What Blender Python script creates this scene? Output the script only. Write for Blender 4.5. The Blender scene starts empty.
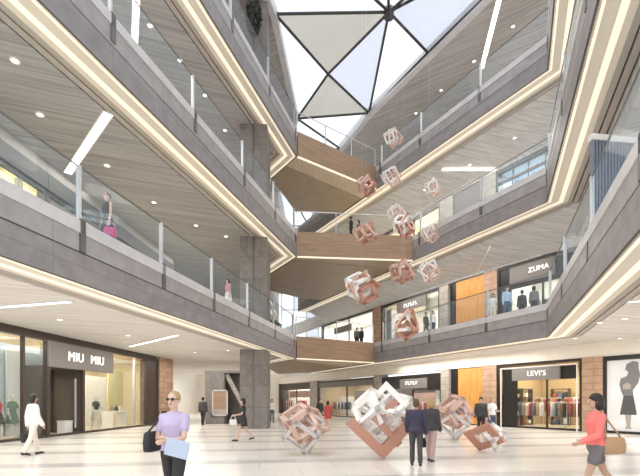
import bpy, bmesh, math, random
from mathutils import Vector, Matrix, Euler
R = math.radians
random.seed(7)
S = bpy.context.scene
COL = S.collection

# ------------------------------------------------------------------ tagging
def tag(o, label=None, cat=None, group=None, kind=None):
    if label: o['label'] = label
    if cat: o['category'] = cat
    if group: o['group'] = group
    if kind: o['kind'] = kind
    return o

def empty(name, loc=(0, 0, 0), rz=0.0):
    o = bpy.data.objects.new(name, None)
    o.empty_display_size = 0.2
    COL.objects.link(o)
    o.location = loc
    o.rotation_euler = (0, 0, rz)
    return o

def copy_tree(o, parent=None):
    c = o.copy()
    COL.objects.link(c)
    if parent is not None:
        c.parent = parent
    for ch in list(o.children):
        copy_tree(ch, c)
    return c

# ------------------------------------------------------------------ materials
def mat(name, col, rough=0.6, metal=0.0, emit=None, estr=0.0, var=0.0, vscale=(1, 1, 1), nscale=4.0, bump=0.0, col2=None, coat=0.0, spec=0.5):
    m = bpy.data.materials.new(name)
    m.use_nodes = True
    nt = m.node_tree
    b = nt.nodes['Principled BSDF']
    b.inputs['Base Color'].default_value = (*col, 1)
    b.inputs['Roughness'].default_value = rough
    b.inputs['Metallic'].default_value = metal
    b.inputs['Specular IOR Level'].default_value = spec
    b.inputs['Coat Weight'].default_value = coat
    if emit:
        b.inputs['Emission Color'].default_value = (*emit, 1)
        b.inputs['Emission Strength'].default_value = estr
    if var > 0 or col2:
        tc = nt.nodes.new('ShaderNodeTexCoord')
        mp = nt.nodes.new('ShaderNodeMapping')
        mp.inputs['Scale'].default_value = vscale
        nz = nt.nodes.new('ShaderNodeTexNoise')
        nz.inputs['Scale'].default_value = nscale
        nz.inputs['Detail'].default_value = 5
        nt.links.new(tc.outputs['Object'], mp.inputs['Vector'])
        nt.links.new(mp.outputs['Vector'], nz.inputs['Vector'])
        rp = nt.nodes.new('ShaderNodeValToRGB')
        c2 = col2 if col2 else tuple(max(0, c * (1 - var)) for c in col)
        c1 = col if col2 else tuple(min(1, c * (1 + var)) for c in col)
        rp.color_ramp.elements[0].position = 0.35
        rp.color_ramp.elements[1].position = 0.65
        rp.color_ramp.elements[0].color = (*c2, 1)
        rp.color_ramp.elements[1].color = (*c1, 1)
        nt.links.new(nz.outputs['Fac'], rp.inputs['Fac'])
        nt.links.new(rp.outputs['Color'], b.inputs['Base Color'])
        if bump > 0:
            bp = nt.nodes.new('ShaderNodeBump')
            bp.inputs['Strength'].default_value = bump
            bp.inputs['Distance'].default_value = 0.02
            nt.links.new(nz.outputs['Fac'], bp.inputs['Height'])
            nt.links.new(bp.outputs['Normal'], b.inputs['Normal'])
    return m

def brickmat(name, c1, c2, mortar, bw, bh, msize=0.012, rough=0.6, offset=0.5, bump=0.3):
    m = bpy.data.materials.new(name)
    m.use_nodes = True
    nt = m.node_tree
    b = nt.nodes['Principled BSDF']
    b.inputs['Roughness'].default_value = rough
    uv = nt.nodes.new('ShaderNodeUVMap')
    br = nt.nodes.new('ShaderNodeTexBrick')
    br.offset = offset
    br.inputs['Color1'].default_value = (*c1, 1)
    br.inputs['Color2'].default_value = (*c2, 1)
    br.inputs['Mortar'].default_value = (*mortar, 1)
    br.inputs['Scale'].default_value = 1.0
    br.inputs['Mortar Size'].default_value = msize
    br.inputs['Brick Width'].default_value = bw
    br.inputs['Row Height'].default_value = bh
    nt.links.new(uv.outputs['UV'], br.inputs['Vector'])
    nz = nt.nodes.new('ShaderNodeTexNoise')
    nz.inputs['Scale'].default_value = 2.5
    nz.inputs['Detail'].default_value = 6
    nt.links.new(uv.outputs['UV'], nz.inputs['Vector'])
    mx = nt.nodes.new('ShaderNodeMix')
    mx.data_type = 'RGBA'
    mx.blend_type = 'SOFT_LIGHT'
    mx.inputs[0].default_value = 0.5
    nt.links.new(br.outputs['Color'], mx.inputs[6])
    nt.links.new(nz.outputs['Fac'], mx.inputs[7])
    hs = nt.nodes.new('ShaderNodeHueSaturation')
    hs.inputs['Saturation'].default_value = 0.9
    nt.links.new(mx.outputs[2], hs.inputs['Color'])
    nt.links.new(hs.outputs['Color'], b.inputs['Base Color'])
    return m

def glassmat(name, tint=(0.9, 0.95, 0.96), haze=0.1, hcol=(0.75, 0.85, 0.9), gloss=0.08, rough=0.02, fres=0.12):
    m = bpy.data.materials.new(name)
    m.use_nodes = True
    nt = m.node_tree
    nt.nodes.clear()
    out = nt.nodes.new('ShaderNodeOutputMaterial')
    tr = nt.nodes.new('ShaderNodeBsdfTransparent')
    tr.inputs['Color'].default_value = (*tint, 1)
    df = nt.nodes.new('ShaderNodeBsdfDiffuse')
    df.inputs['Color'].default_value = (*hcol, 1)
    tl = nt.nodes.new('ShaderNodeBsdfTranslucent')
    tl.inputs['Color'].default_value = (*hcol, 1)
    ad = nt.nodes.new('ShaderNodeMixShader')
    nt.links.new(df.outputs[0], ad.inputs[1])
    nt.links.new(tl.outputs[0], ad.inputs[2])
    gl = nt.nodes.new('ShaderNodeBsdfGlossy')
    gl.inputs['Roughness'].default_value = rough
    m1 = nt.nodes.new('ShaderNodeMixShader')
    m1.inputs[0].default_value = haze
    nt.links.new(tr.outputs[0], m1.inputs[1])
    nt.links.new(ad.outputs[0], m1.inputs[2])
    fr = nt.nodes.new('ShaderNodeLayerWeight')
    fr.inputs['Blend'].default_value = 0.25
    mul = nt.nodes.new('ShaderNodeMath')
    mul.operation = 'MULTIPLY_ADD'
    mul.inputs[1].default_value = fres
    mul.inputs[2].default_value = gloss
    nt.links.new(fr.outputs['Fresnel'], mul.inputs[0])
    m2 = nt.nodes.new('ShaderNodeMixShader')
    nt.links.new(mul.outputs[0], m2.inputs[0])
    nt.links.new(m1.outputs[0], m2.inputs[1])
    nt.links.new(gl.outputs[0], m2.inputs[2])
    nt.links.new(m2.outputs[0], out.inputs['Surface'])
    return m

def floor_material():
    m = bpy.data.materials.new('polished_cream_stone')
    m.use_nodes = True
    nt = m.node_tree
    b = nt.nodes['Principled BSDF']
    tc = nt.nodes.new('ShaderNodeTexCoord')
    mp = nt.nodes.new('ShaderNodeMapping')
    mp.inputs['Rotation'].default_value = (0, 0, R(-8))
    nt.links.new(tc.outputs['Object'], mp.inputs['Vector'])
    br = nt.nodes.new('ShaderNodeTexBrick')
    br.offset = 0.5
    br.inputs['Color1'].default_value = (0.85, 0.80, 0.735, 1)
    br.inputs['Color2'].default_value = (0.80, 0.755, 0.69, 1)
    br.inputs['Mortar'].default_value = (0.63, 0.59, 0.54, 1)
    br.inputs['Scale'].default_value = 1.0
    br.inputs['Mortar Size'].default_value = 0.012
    br.inputs['Brick Width'].default_value = 1.8
    br.inputs['Row Height'].default_value = 0.9
    nt.links.new(mp.outputs['Vector'], br.inputs['Vector'])
    # wide grey inlay bands
    sx = nt.nodes.new('ShaderNodeSeparateXYZ')
    nt.links.new(mp.outputs['Vector'], sx.inputs[0])
    dv = nt.nodes.new('ShaderNodeMath'); dv.operation = 'DIVIDE'; dv.inputs[1].default_value = 2.7
    nt.links.new(sx.outputs['Y'], dv.inputs[0])
    fr = nt.nodes.new('ShaderNodeMath'); fr.operation = 'FRACT'
    nt.links.new(dv.outputs[0], fr.inputs[0])
    lt = nt.nodes.new('ShaderNodeMath'); lt.operation = 'LESS_THAN'; lt.inputs[1].default_value = 0.25
    nt.links.new(fr.outputs[0], lt.inputs[0])
    nz = nt.nodes.new('ShaderNodeTexNoise')
    nz.inputs['Scale'].default_value = 0.35
    nz.inputs['Detail'].default_value = 3
    nt.links.new(mp.outputs['Vector'], nz.inputs['Vector'])
    mm = nt.nodes.new('ShaderNodeMath'); mm.operation = 'MULTIPLY'
    nt.links.new(lt.outputs[0], mm.inputs[0])
    nt.links.new(nz.outputs['Fac'], mm.inputs[1])
    mx = nt.nodes.new('ShaderNodeMix'); mx.data_type = 'RGBA'
    nt.links.new(mm.outputs[0], mx.inputs[0])
    nt.links.new(br.outputs['Color'], mx.inputs[6])
    mx.inputs[7].default_value = (0.40, 0.39, 0.385, 1)
    nt.links.new(mx.outputs[2], b.inputs['Base Color'])
    b.inputs['Roughness'].default_value = 0.22
    b.inputs['Specular IOR Level'].default_value = 0.5
    return m

def streakmat(name, c1, c2, ang, rough=0.65):
    """metal ceiling planks: long fine streaks in one direction"""
    m = bpy.data.materials.new(name)
    m.use_nodes = True
    nt = m.node_tree
    b = nt.nodes['Principled BSDF']
    b.inputs['Roughness'].default_value = rough
    tc = nt.nodes.new('ShaderNodeTexCoord')
    mp = nt.nodes.new('ShaderNodeMapping')
    mp.inputs['Rotation'].default_value = (0, 0, ang)
    mp2 = nt.nodes.new('ShaderNodeMapping')
    mp2.inputs['Scale'].default_value = (0.13, 4.5, 1)
    nt.links.new(tc.outputs['Object'], mp.inputs['Vector'])
    nt.links.new(mp.outputs['Vector'], mp2.inputs['Vector'])
    nz = nt.nodes.new('ShaderNodeTexNoise')
    nz.inputs['Scale'].default_value = 2.2
    nz.inputs['Detail'].default_value = 4
    nt.links.new(mp2.outputs['Vector'], nz.inputs['Vector'])
    rp = nt.nodes.new('ShaderNodeValToRGB')
    rp.color_ramp.elements[0].position = 0.33
    rp.color_ramp.elements[1].position = 0.62
    rp.color_ramp.elements[0].color = (*c2, 1)
    rp.color_ramp.elements[1].color = (*c1, 1)
    nt.links.new(nz.outputs['Fac'], rp.inputs['Fac'])
    # plank joints
    sx = nt.nodes.new('ShaderNodeSeparateXYZ')
    nt.links.new(mp.outputs['Vector'], sx.inputs[0])
    dv = nt.nodes.new('ShaderNodeMath'); dv.operation = 'DIVIDE'; dv.inputs[1].default_value = 0.45
    nt.links.new(sx.outputs['Y'], dv.inputs[0])
    fr = nt.nodes.new('ShaderNodeMath'); fr.operation = 'FRACT'
    nt.links.new(dv.outputs[0], fr.inputs[0])
    lt = nt.nodes.new('ShaderNodeMath'); lt.operation = 'LESS_THAN'; lt.inputs[1].default_value = 0.06
    nt.links.new(fr.outputs[0], lt.inputs[0])
    ml = nt.nodes.new('ShaderNodeMath'); ml.operation = 'MULTIPLY'; ml.inputs[1].default_value = 0.45
    nt.links.new(lt.outputs[0], ml.inputs[0])
    mx = nt.nodes.new('ShaderNodeMix'); mx.data_type = 'RGBA'
    nt.links.new(ml.outputs[0], mx.inputs[0])
    nt.links.new(rp.outputs['Color'], mx.inputs[6])
    mx.inputs[7].default_value = (*[c * 0.55 for c in c2], 1)
    nt.links.new(mx.outputs[2], b.inputs['Base Color'])
    return m

M = {}
M['floor'] = floor_material()
M['deck'] = mat('pale_deck_stone', (0.78, 0.73, 0.67), 0.4)
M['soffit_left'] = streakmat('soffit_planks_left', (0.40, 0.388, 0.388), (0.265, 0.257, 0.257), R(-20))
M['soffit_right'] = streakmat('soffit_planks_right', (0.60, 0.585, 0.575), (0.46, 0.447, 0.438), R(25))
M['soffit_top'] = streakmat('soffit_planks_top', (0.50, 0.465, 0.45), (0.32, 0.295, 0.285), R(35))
M['ceiling_trim'] = mat('ceiling_trim', (0.40, 0.36, 0.32), 0.6)
M['cream'] = mat('cream_plaster', (0.82, 0.77, 0.68), 0.7, var=0.03, nscale=0.6)
M['fascia'] = brickmat('grey_fascia_stone', (0.285, 0.262, 0.265), (0.26, 0.24, 0.243), (0.18, 0.165, 0.168), 2.4, 1.6, 0.008, 0.5, 0.0)
M['fascia_upper'] = brickmat('grey_fascia_upper', (0.37, 0.345, 0.348), (0.345, 0.322, 0.325), (0.22, 0.2, 0.2), 2.4, 1.6, 0.008, 0.5, 0.0)
M['curb'] = mat('pale_curb_stone', (0.60, 0.585, 0.59), 0.45, var=0.06, nscale=2)
M['groove'] = mat('dark_groove', (0.10, 0.085, 0.075), 0.7)
M['cove'] = mat('cove_light', (0.5, 0.46, 0.4), 0.5, emit=(1.0, 0.87, 0.67), estr=0.8)
M['cove_recess'] = mat('cove_recess', (0.74, 0.68, 0.58), 0.6)
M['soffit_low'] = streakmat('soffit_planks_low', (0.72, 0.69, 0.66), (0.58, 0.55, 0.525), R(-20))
M['lamp'] = mat('lamp_white', (0.95, 0.95, 0.92), 0.4, emit=(1.0, 0.95, 0.86), estr=4.0)
M['lampring'] = mat('lamp_ring', (0.75, 0.73, 0.7), 0.4)
M['steel'] = mat('brushed_steel', (0.62, 0.63, 0.64), 0.35, 0.7)
M['dark_steel'] = mat('dark_steel', (0.16, 0.155, 0.15), 0.4, 0.5)
M['rail_glass'] = glassmat('balustrade_glass', (0.945, 0.968, 0.985), 0.05, (0.74, 0.85, 0.93), 0.004, 0.03, 0.035)
M['shop_glass'] = glassmat('shop_glass', (0.94, 0.96, 0.95), 0.02, (0.8, 0.85, 0.85), 0.02)
M['roof_glass'] = glassmat('roof_glass_clear', (0.97, 0.98, 1.0), 0.10, (0.9, 0.92, 0.95), 0.02)
M['roof_glass_blue'] = glassmat('roof_glass_tinted', (0.80, 0.81, 0.85), 0.15, (0.75, 0.78, 0.84), 0.03)
M['roof_glass_grey'] = glassmat('roof_glass_fritted', (0.78, 0.765, 0.735), 0.30, (0.52, 0.485, 0.44), 0.03)
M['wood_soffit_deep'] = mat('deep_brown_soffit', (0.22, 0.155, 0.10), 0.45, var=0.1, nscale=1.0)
M['mullion'] = mat('roof_mullion', (0.055, 0.05, 0.048), 0.5, 0.3)
M['wood'] = mat('walnut_panel', (0.40, 0.27, 0.175), 0.5, col2=(0.31, 0.20, 0.125), vscale=(0.25, 0.25, 3.0), nscale=3.0)
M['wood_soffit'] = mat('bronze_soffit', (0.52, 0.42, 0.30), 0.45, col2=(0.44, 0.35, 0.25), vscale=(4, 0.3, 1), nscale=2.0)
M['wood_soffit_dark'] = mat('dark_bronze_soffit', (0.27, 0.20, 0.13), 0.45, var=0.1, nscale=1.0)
M['wood_pier'] = brickmat('timber_block_pier', (0.50, 0.31, 0.19), (0.40, 0.24, 0.145), (0.2, 0.12, 0.08), 1.1, 0.35, 0.012)
M['orange_wood'] = mat('amber_timber', (0.72, 0.36, 0.10), 0.4, col2=(0.58, 0.27, 0.065), vscale=(2.5, 2.5, 0.3), nscale=3)
M['stone_pier'] = brickmat('pale_stone_pier', (0.45, 0.40, 0.34), (0.38, 0.335, 0.285), (0.2, 0.18, 0.16), 0.9, 0.45, 0.012)
M['column'] = brickmat('grey_column_stone', (0.235, 0.205, 0.19), (0.19, 0.165, 0.152), (0.12, 0.105, 0.095), 0.8, 1.2, 0.012)
M['black'] = mat('black_frame', (0.018, 0.016, 0.015), 0.35)
M['brown_black'] = mat('dark_bronze_frame', (0.06, 0.042, 0.033), 0.4)
M['grey_sign'] = mat('grey_sign_panel', (0.22, 0.20, 0.185), 0.5)
M['white_letter'] = mat('white_letter', (0.95, 0.95, 0.93), 0.5, emit=(1, 0.98, 0.95), estr=0.6)
M['white'] = mat('white_paint', (0.88, 0.87, 0.85), 0.4)
M['copper'] = mat('copper_plate', (0.52, 0.27, 0.20), 0.38, 0.35)
M['copper_light'] = mat('rose_copper_plate', (0.72, 0.50, 0.42), 0.35, 0.3)
M['sculpt_white'] = mat('white_lacquer', (0.90, 0.88, 0.85), 0.3)
M['sculpt_grey'] = mat('silver_plate', (0.66, 0.64, 0.64), 0.3, 0.3)
M['room_amber'] = mat('shop_wall_amber', (0.46, 0.34, 0.19), 0.7)
M['sign_dark'] = mat('dark_sign_band', (0.07, 0.067, 0.06), 0.5)
M['room_warm'] = mat('shop_wall_warm', (0.72, 0.62, 0.44), 0.7)
M['room_cream'] = mat('shop_wall_cream', (0.82, 0.78, 0.70), 0.7)
M['room_yellow'] = mat('shop_wall_yellow', (0.78, 0.74, 0.42), 0.7)
M['room_dark'] = mat('shop_wall_dark', (0.09, 0.075, 0.065), 0.6)
M['room_blue'] = mat('shop_wall_blue', (0.50, 0.58, 0.66), 0.6)
M['room_floor'] = mat('shop_floor', (0.55, 0.47, 0.36), 0.35)
M['louvre'] = mat('slate_blue_slat', (0.22, 0.26, 0.33), 0.5)
M['leaf'] = mat('leaf_green', (0.09, 0.15, 0.055), 0.6, var=0.35, nscale=6)
M['leaf_dark'] = mat('leaf_dark', (0.06, 0.065, 0.055), 0.7, var=0.3, nscale=6)
M['bark'] = mat('bark', (0.12, 0.085, 0.06), 0.8)
M['pot'] = mat('planter_grey', (0.30, 0.29, 0.28), 0.6)

def pm(name, col, rough=0.75):
    k = 'c_' + name
    if k not in M:
        M[k] = mat('cloth_' + name, col, rough)
    return M[k]

# ------------------------------------------------------------------ mesh builder
class MB:
    def __init__(s):
        s.v = []; s.f = []; s.m = []
    def add(s, vs, fs, mi=0):
        b = len(s.v)
        s.v += [Vector(p) for p in vs]
        s.f += [tuple(b + i for i in f) for f in fs]
        s.m += [mi] * len(fs)
        return s
    def box(s, x0, x1, y0, y1, z0, z1, mi=0, mtx=None):
        vs = [Vector((x, y, z)) for z in (z0, z1) for y in (y0, y1) for x in (x0, x1)]
        if mtx is not None: vs = [mtx @ p for p in vs]
        return s.add(vs, [(0, 2, 3, 1), (4, 5, 7, 6), (0, 1, 5, 4), (2, 6, 7, 3), (0, 4, 6, 2), (1, 3, 7, 5)], mi)
    def prism(s, poly, z0, z1, mi=0):
        a = sum(poly[i][0] * poly[(i + 1) % len(poly)][1] - poly[(i + 1) % len(poly)][0] * poly[i][1] for i in range(len(poly)))
        if a < 0: poly = poly[::-1]
        n = len(poly)
        vs = [(p[0], p[1], z0) for p in poly] + [(p[0], p[1], z1) for p in poly]
        fs = [tuple(range(n))[::-1], tuple(range(n, 2 * n))]
        fs += [(i, (i + 1) % n, n + (i + 1) % n, n + i) for i in range(n)]
        return s.add(vs, fs, mi)
    def rings(s, rings, mi=0, cap=True):
        n = len(rings[0]); vs = [p for r in rings for p in r]; fs = []
        for k in range(len(rings) - 1):
            for i in range(n):
                j = (i + 1) % n
                fs.append((k * n + i, k * n + j, (k + 1) * n + j, (k + 1) * n + i))
        if cap:
            fs.append(tuple(range(n))[::-1])
            b = (len(rings) - 1) * n
            fs.append(tuple(range(b, b + n)))
        return s.add(vs, fs, mi)
    def tube(s, p0, p1, r0, r1=None, n=10, mi=0, roundcap=False):
        p0 = Vector(p0); p1 = Vector(p1); r1 = r0 if r1 is None else r1
        d = (p1 - p0); L = d.length
        if L < 1e-6: return s
        d /= L
        a = d.orthogonal().normalized(); b = d.cross(a)
        prof = [(0, r0), (L, r1)]
        if roundcap:
            prof = [(-r0 * 0.95, r0 * 0.25), (-r0 * 0.7, r0 * 0.7), (-r0 * 0.3, r0 * 0.95), (0, r0), (L, r1), (L + r1 * 0.3, r1 * 0.95), (L + r1 * 0.7, r1 * 0.7), (L + r1 * 0.95, r1 * 0.25)]
        rg = [[p0 + d * t + (a * math.cos(2 * math.pi * i / n) + b * math.sin(2 * math.pi * i / n)) * r for i in range(n)] for t, r in prof]
        return s.rings(rg, mi)
    def ellipsoid(s, c, r, n=14, m=9, mi=0, rot=None):
        c = Vector(c); rg = []
        for k in range(m + 1):
            t = math.pi * (0.03 + 0.94 * k / m)
            ring = []
            for i in range(n):
                a = 2 * math.pi * i / n
                p = Vector((r[0] * math.sin(t) * math.cos(a), r[1] * math.sin(t) * math.sin(a), -r[2] * math.cos(t)))
                if rot is not None: p = rot @ p
                ring.append(c + p)
            rg.append(ring)
        return s.rings(rg, mi)
    def lathe(s, prof, n=20, mi=0, c=(0, 0, 0), cap=True):
        c = Vector(c)
        rg = [[c + Vector((r * math.cos(2 * math.pi * i / n), r * math.sin(2 * math.pi * i / n), z)) for i in range(n)] for r, z in prof]
        return s.rings(rg, mi, cap)
    def build(s, name, mats, parent=None, smooth=False, loc=None):
        me = bpy.data.meshes.new(name)
        me.from_pydata([tuple(p) for p in s.v], [], s.f)
        if not isinstance(mats, (list, tuple)): mats = [mats]
        for m_ in mats: me.materials.append(m_)
        me.polygons.foreach_set('material_index', s.m)
        bm = bmesh.new(); bm.from_mesh(me)
        big = [f for f in bm.faces if len(f.verts) > 4]
        if big: bmesh.ops.triangulate(bm, faces=big)
        bmesh.ops.recalc_face_normals(bm, faces=bm.faces)
        uvl = bm.loops.layers.uv.new('UVMap')
        for f in bm.faces:
            n = f.normal
            for l in f.loops:
                p = l.vert.co
                if abs(n.z) > 0.7: l[uvl].uv = (p.x, p.y)
                elif abs(n.x) > abs(n.y): l[uvl].uv = (p.y, p.z)
                else: l[uvl].uv = (p.x, p.z)
            f.smooth = smooth
        bm.to_mesh(me); bm.free()
        o = bpy.data.objects.new(name, me)
        COL.objects.link(o)
        if parent is not None: o.parent = parent
        if loc is not None: o.location = loc
        return o

def remesh_build(mb, name, m_, parent, vox=0.012, smooth_it=5):
    """fuse overlapping closed shapes into ONE continuous surface"""
    me = bpy.data.meshes.new(name)
    me.from_pydata([tuple(p) for p in mb.v], [], mb.f)
    o = bpy.data.objects.new(name, me)
    COL.objects.link(o)
    bm = bmesh.new(); bm.from_mesh(me)
    bmesh.ops.recalc_face_normals(bm, faces=bm.faces)
    bm.to_mesh(me); bm.free()
    md = o.modifiers.new('r', 'REMESH'); md.mode = 'VOXEL'; md.voxel_size = vox; md.use_smooth_shade = True
    if smooth_it:
        sm = o.modifiers.new('s', 'SMOOTH'); sm.factor = 0.5; sm.iterations = smooth_it
    dg = bpy.context.evaluated_depsgraph_get()
    ev = o.evaluated_get(dg)
    nm = bpy.data.meshes.new_from_object(ev)
    o.modifiers.clear()
    o.data = nm
    bpy.data.meshes.remove(me)
    nm.materials.clear(); nm.materials.append(m_)
    for p in nm.polygons: p.use_smooth = True
    o.parent = parent
    return o

# ------------------------------------------------------------------ plan helpers
def off(poly, d, side):
    """offset an open plan polyline by d to one side (+1 = left of travel) with mitred corners"""
    n = len(poly); out = []
    dirs = []
    for i in range(n - 1):
        t = Vector((poly[i + 1][0] - poly[i][0], poly[i + 1][1] - poly[i][1])).normalized()
        dirs.append(t)
    for i in range(n):
        if i == 0: nn = Vector((-dirs[0].y, dirs[0].x)); k = 1
        elif i == n - 1: nn = Vector((-dirs[-1].y, dirs[-1].x)); k = 1
        else:
            a = Vector((-dirs[i - 1].y, dirs[i - 1].x)); b = Vector((-dirs[i].y, dirs[i].x))
            nn = (a + b).normalized(); k = 1 / max(0.3, nn.dot(a))
        out.append((poly[i][0] + nn.x * d * k * side, poly[i][1] + nn.y * d * k * side))
    return out

def band(mb, poly, d0, d1, z0, z1, side, mi=0):
    a = off(poly, d0, side); b = off(poly, d1, side)
    for i in range(len(poly) - 1):
        mb.prism([a[i], a[i + 1], b[i + 1], b[i]], z0, z1, mi)

def along(poly, s):
    for i in range(len(poly) - 1):
        a = Vector(poly[i]); b = Vector(poly[i + 1]); L = (b - a).length
        if s <= L or i == len(poly) - 2:
            return a + (b - a) * (s / L), (b - a).normalized()
        s -= L

def plen(poly):
    return sum((Vector(poly[i + 1]) - Vector(poly[i])).length for i in range(len(poly) - 1))

F = 430.0; HZ = 401.0; EYE = 1.55
def hit_wall(u, wall):
    """where a bearing (image column) meets a wall line in plan"""
    t = (u - 320.0) / F
    for i in range(len(wall) - 1):
        (x0, y0), (x1, y1) = wall[i], wall[i + 1]
        # x = t*y
        den = (x1 - x0) - t * (y1 - y0)
        if abs(den) < 1e-9: continue
        k = (t * y0 - x0) / den
        if -1e-6 <= k <= 1 + 1e-6 and y0 + k * (y1 - y0) > 0:
            return Vector((x0 + k * (x1 - x0), y0 + k * (y1 - y0)))
    raise ValueError(u)

def area_light(name, loc, sx, sy, power, col=(1, 0.95, 0.88), rot=(0, 0, 0)):
    l = bpy.data.lights.new(name, 'AREA')
    l.shape = 'RECTANGLE'; l.size = sx; l.size_y = sy
    l.energy = power; l.color = col
    o = bpy.data.objects.new(name, l)
    COL.objects.link(o)
    o.location = loc; o.rotation_euler = rot
    return o
# ------------------------------------------------------------------ levels
LEV = {2: (4.4, 5.9), 3: (10.7, 12.3), 4: (17.0, 18.6)}
LEFT = {2: [(-7.68, 2), (-1.6, 28.9), (-3.5, 32), (-4.4, 36), (-4.4, 46)],
        3: [(-8.6, 2), (-1.46, 27.3), (-3.9, 31.5), (-4.4, 35.4), (-4.4, 46)],
        4: [(-8.87, 2), (-1.46, 27.2), (-3.3, 29.8), (-4.4, 35.4), (-4.4, 46)]}
RIGHT = {2: [(3.24, 2), (10.1, 19.15), (-1.44, 44)],
         3: [(3.12, 2), (10.4, 19.77), (-2.25, 44)],
         4: [(2.34, 2), (10.6, 20.07), (-3.2, 44)]}
WALL_L = [(-13.2, 0.7), (-10.2, 33.3)]
WALL_L2 = [(-12.0, 0.7), (-9.0, 33.3)]
WALL_R = [(26.1, 2.0), (9.55, 28.0), (0.0, 46.0), (-5.3, 56.0)]
OUT_L = [(-16, 46), (-16, 2)]
OUT_R = [(1.4, 44.3), (9.9, 28.2), (26.4, 2)]
NAME = {2: 'second', 3: 'third', 4: 'fourth'}

SOFFITS = {}
def balcony(level, poly, side, outer, sof, where, drop=0.0):
    B, T = LEV[level]
    mb = MB(); mb.prism(off(poly, 0.12, side) + outer, B + 0.2, T - 0.08)
    root = mb.build('floor_slab', M['deck'])
    tag(root, f'{NAME[level]} storey balcony slab with grey stone fascia on the {where} side of the atrium', 'floor slab', kind='structure')
    z1 = B + 0.72; z2 = T - 0.30
    f = MB(); band(f, poly, 0, 0.12, B, z1, side); f.build('fascia', M['fascia'], root)
    f = MB(); band(f, poly, 0.03, 0.12, z1, z1 + 0.035, side); f.build('shadow_gap', M['groove'], root)
    f = MB(); band(f, poly, 0.0, 0.12, z1 + 0.035, z2, side); f.build('upper_fascia', M['fascia_upper'], root)
    f = MB(); band(f, poly, -0.03, 0.35, z2, T, side); f.build('curb', M['curb'], root)
    f = MB(); band(f, poly, 0.0, 0.05, B - 0.012, B, side); f.build('bottom_lip', M['groove'], root)
    f = MB(); band(f, poly, 0.07, 0.20, B + 0.0, B + 0.05, side); f.build('light_strip', M['cove'], root)
    f = MB(); band(f, poly, 0.07, 0.26, B + 0.05, B + 0.21, side)
    band(f, poly, 0.20, 0.26, B + 0.012, B + 0.21, side); band(f, poly, 0.26, 0.54, B + 0.03, B + 0.21, side); band(f, poly, 0.72, 0.92, B + 0.025, B + 0.21, side)
    f.build('cove_recess', M['cove_recess'], root)
    f = MB(); band(f, poly, 0.92, 1.10, B + 0.02, B + 0.21, side); band(f, poly, 1.16, 1.36, B + 0.03, B + 0.21, side)
    f.build('edge_trim', M['ceiling_trim'], root)
    f = MB(); band(f, poly, 0.54, 0.72, B + 0.02, B + 0.21, side); f.build('cove_light', M['cove'], root)
    f = MB(); band(f, poly, 1.10, 1.16, B + 0.14, B + 0.21, side); band(f, poly, 1.36, 1.42, B + 0.14, B + 0.21, side)
    f.build('groove', M['groove'], root)
    f = MB()
    if drop == 0.0:
        f.prism(off(poly, 1.42, side) + outer, B + 0.04, B + 0.2)
    else:   # planked soffit falling gently towards the shopfronts
        a_ = off(poly, 1.42, side); b_ = [(26.2, 2), (13.2, 22.3), (0.6, 44.3)]
        lo = [Vector((*p_, B + 0.04)) for p_ in a_] + [Vector((*p_, B - drop)) for p_ in b_]
        up = Vector((0, 0, 0.14))
        f.add(lo + [p_ + up for p_ in lo], [(0, 1, 4, 3), (1, 2, 5, 4), (6, 9, 10, 7), (7, 10, 11, 8), (0, 6, 7, 1), (1, 7, 8, 2), (3, 4, 10, 9), (4, 5, 11, 10), (0, 3, 9, 6), (2, 8, 11, 5)])
    so_ = f.build('soffit', sof, root); SOFFITS[(level, where)] = so_
    return root

for lv in (2, 3, 4):
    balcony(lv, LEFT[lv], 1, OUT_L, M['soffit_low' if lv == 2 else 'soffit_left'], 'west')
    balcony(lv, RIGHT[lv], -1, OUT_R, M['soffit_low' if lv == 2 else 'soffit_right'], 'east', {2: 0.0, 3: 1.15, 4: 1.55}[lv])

# ------------------------------------------------------------------ balustrades
def balustrade(poly, T, side, marks, label, hgt=1.36):
    """marks: distances along the edge at which posts stand"""
    p = off(poly, 0.10, side)
    a, d0 = along(p, marks[0])
    root = empty('glass_balustrade', (a.x, a.y, T))
    tag(root, label, 'balustrade', 'glass balustrades around the atrium')
    o3 = Vector((a.x, a.y, T))
    rail = MB()
    for i, s in enumerate(marks):
        q, d = along(p, s)
        c = Vector((q.x, q.y, T)) - o3
        nrm = Vector((-d.y, d.x))
        mb = MB()
        mt = Matrix.Translation(c) @ Matrix.Rotation(math.atan2(d.y, d.x), 4, 'Z')
        mb.box(-0.035, 0.035, -0.05, 0.05, 0.0, hgt + 0.02, 0, mt)
        mb.box(-0.09, 0.09, -0.13 if side > 0 else 0.09, -0.09 if side > 0 else 0.13, -0.75, 0.05, 1, mt)
        mb.build('post', [M['steel'], M['dark_steel']], root)
        if i + 1 < len(marks):
            # panel follows the edge; split at corners
            cuts = [s + 0.06]
            acc = 0
            for k in range(len(p) - 2):
                acc += (Vector(p[k + 1]) - Vector(p[k])).length
                if s + 0.1 < acc < marks[i + 1] - 0.1: cuts.append(acc)
            cuts.append(marks[i + 1] - 0.06)
            g = MB()
            for k in range(len(cuts) - 1):
                q0, _ = along(p, cuts[k]); q1, _ = along(p, cuts[k + 1])
                dd = (q1 - q0).normalized(); nn = Vector((-dd.y, dd.x)) * 0.012
                g.prism([(q0 - nn - a), (q1 - nn - a), (q1 + nn - a), (q0 + nn - a)], 0.03, hgt - 0.02)
                rail.tube((q0.x - a.x, q0.y - a.y, hgt), (q1.x - a.x, q1.y - a.y, hgt), 0.022, n=8)
            g.build('glass_panel', M['rail_glass'], root)
    rail.build('handrail', M['dark_steel'], root)
    return root

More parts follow.
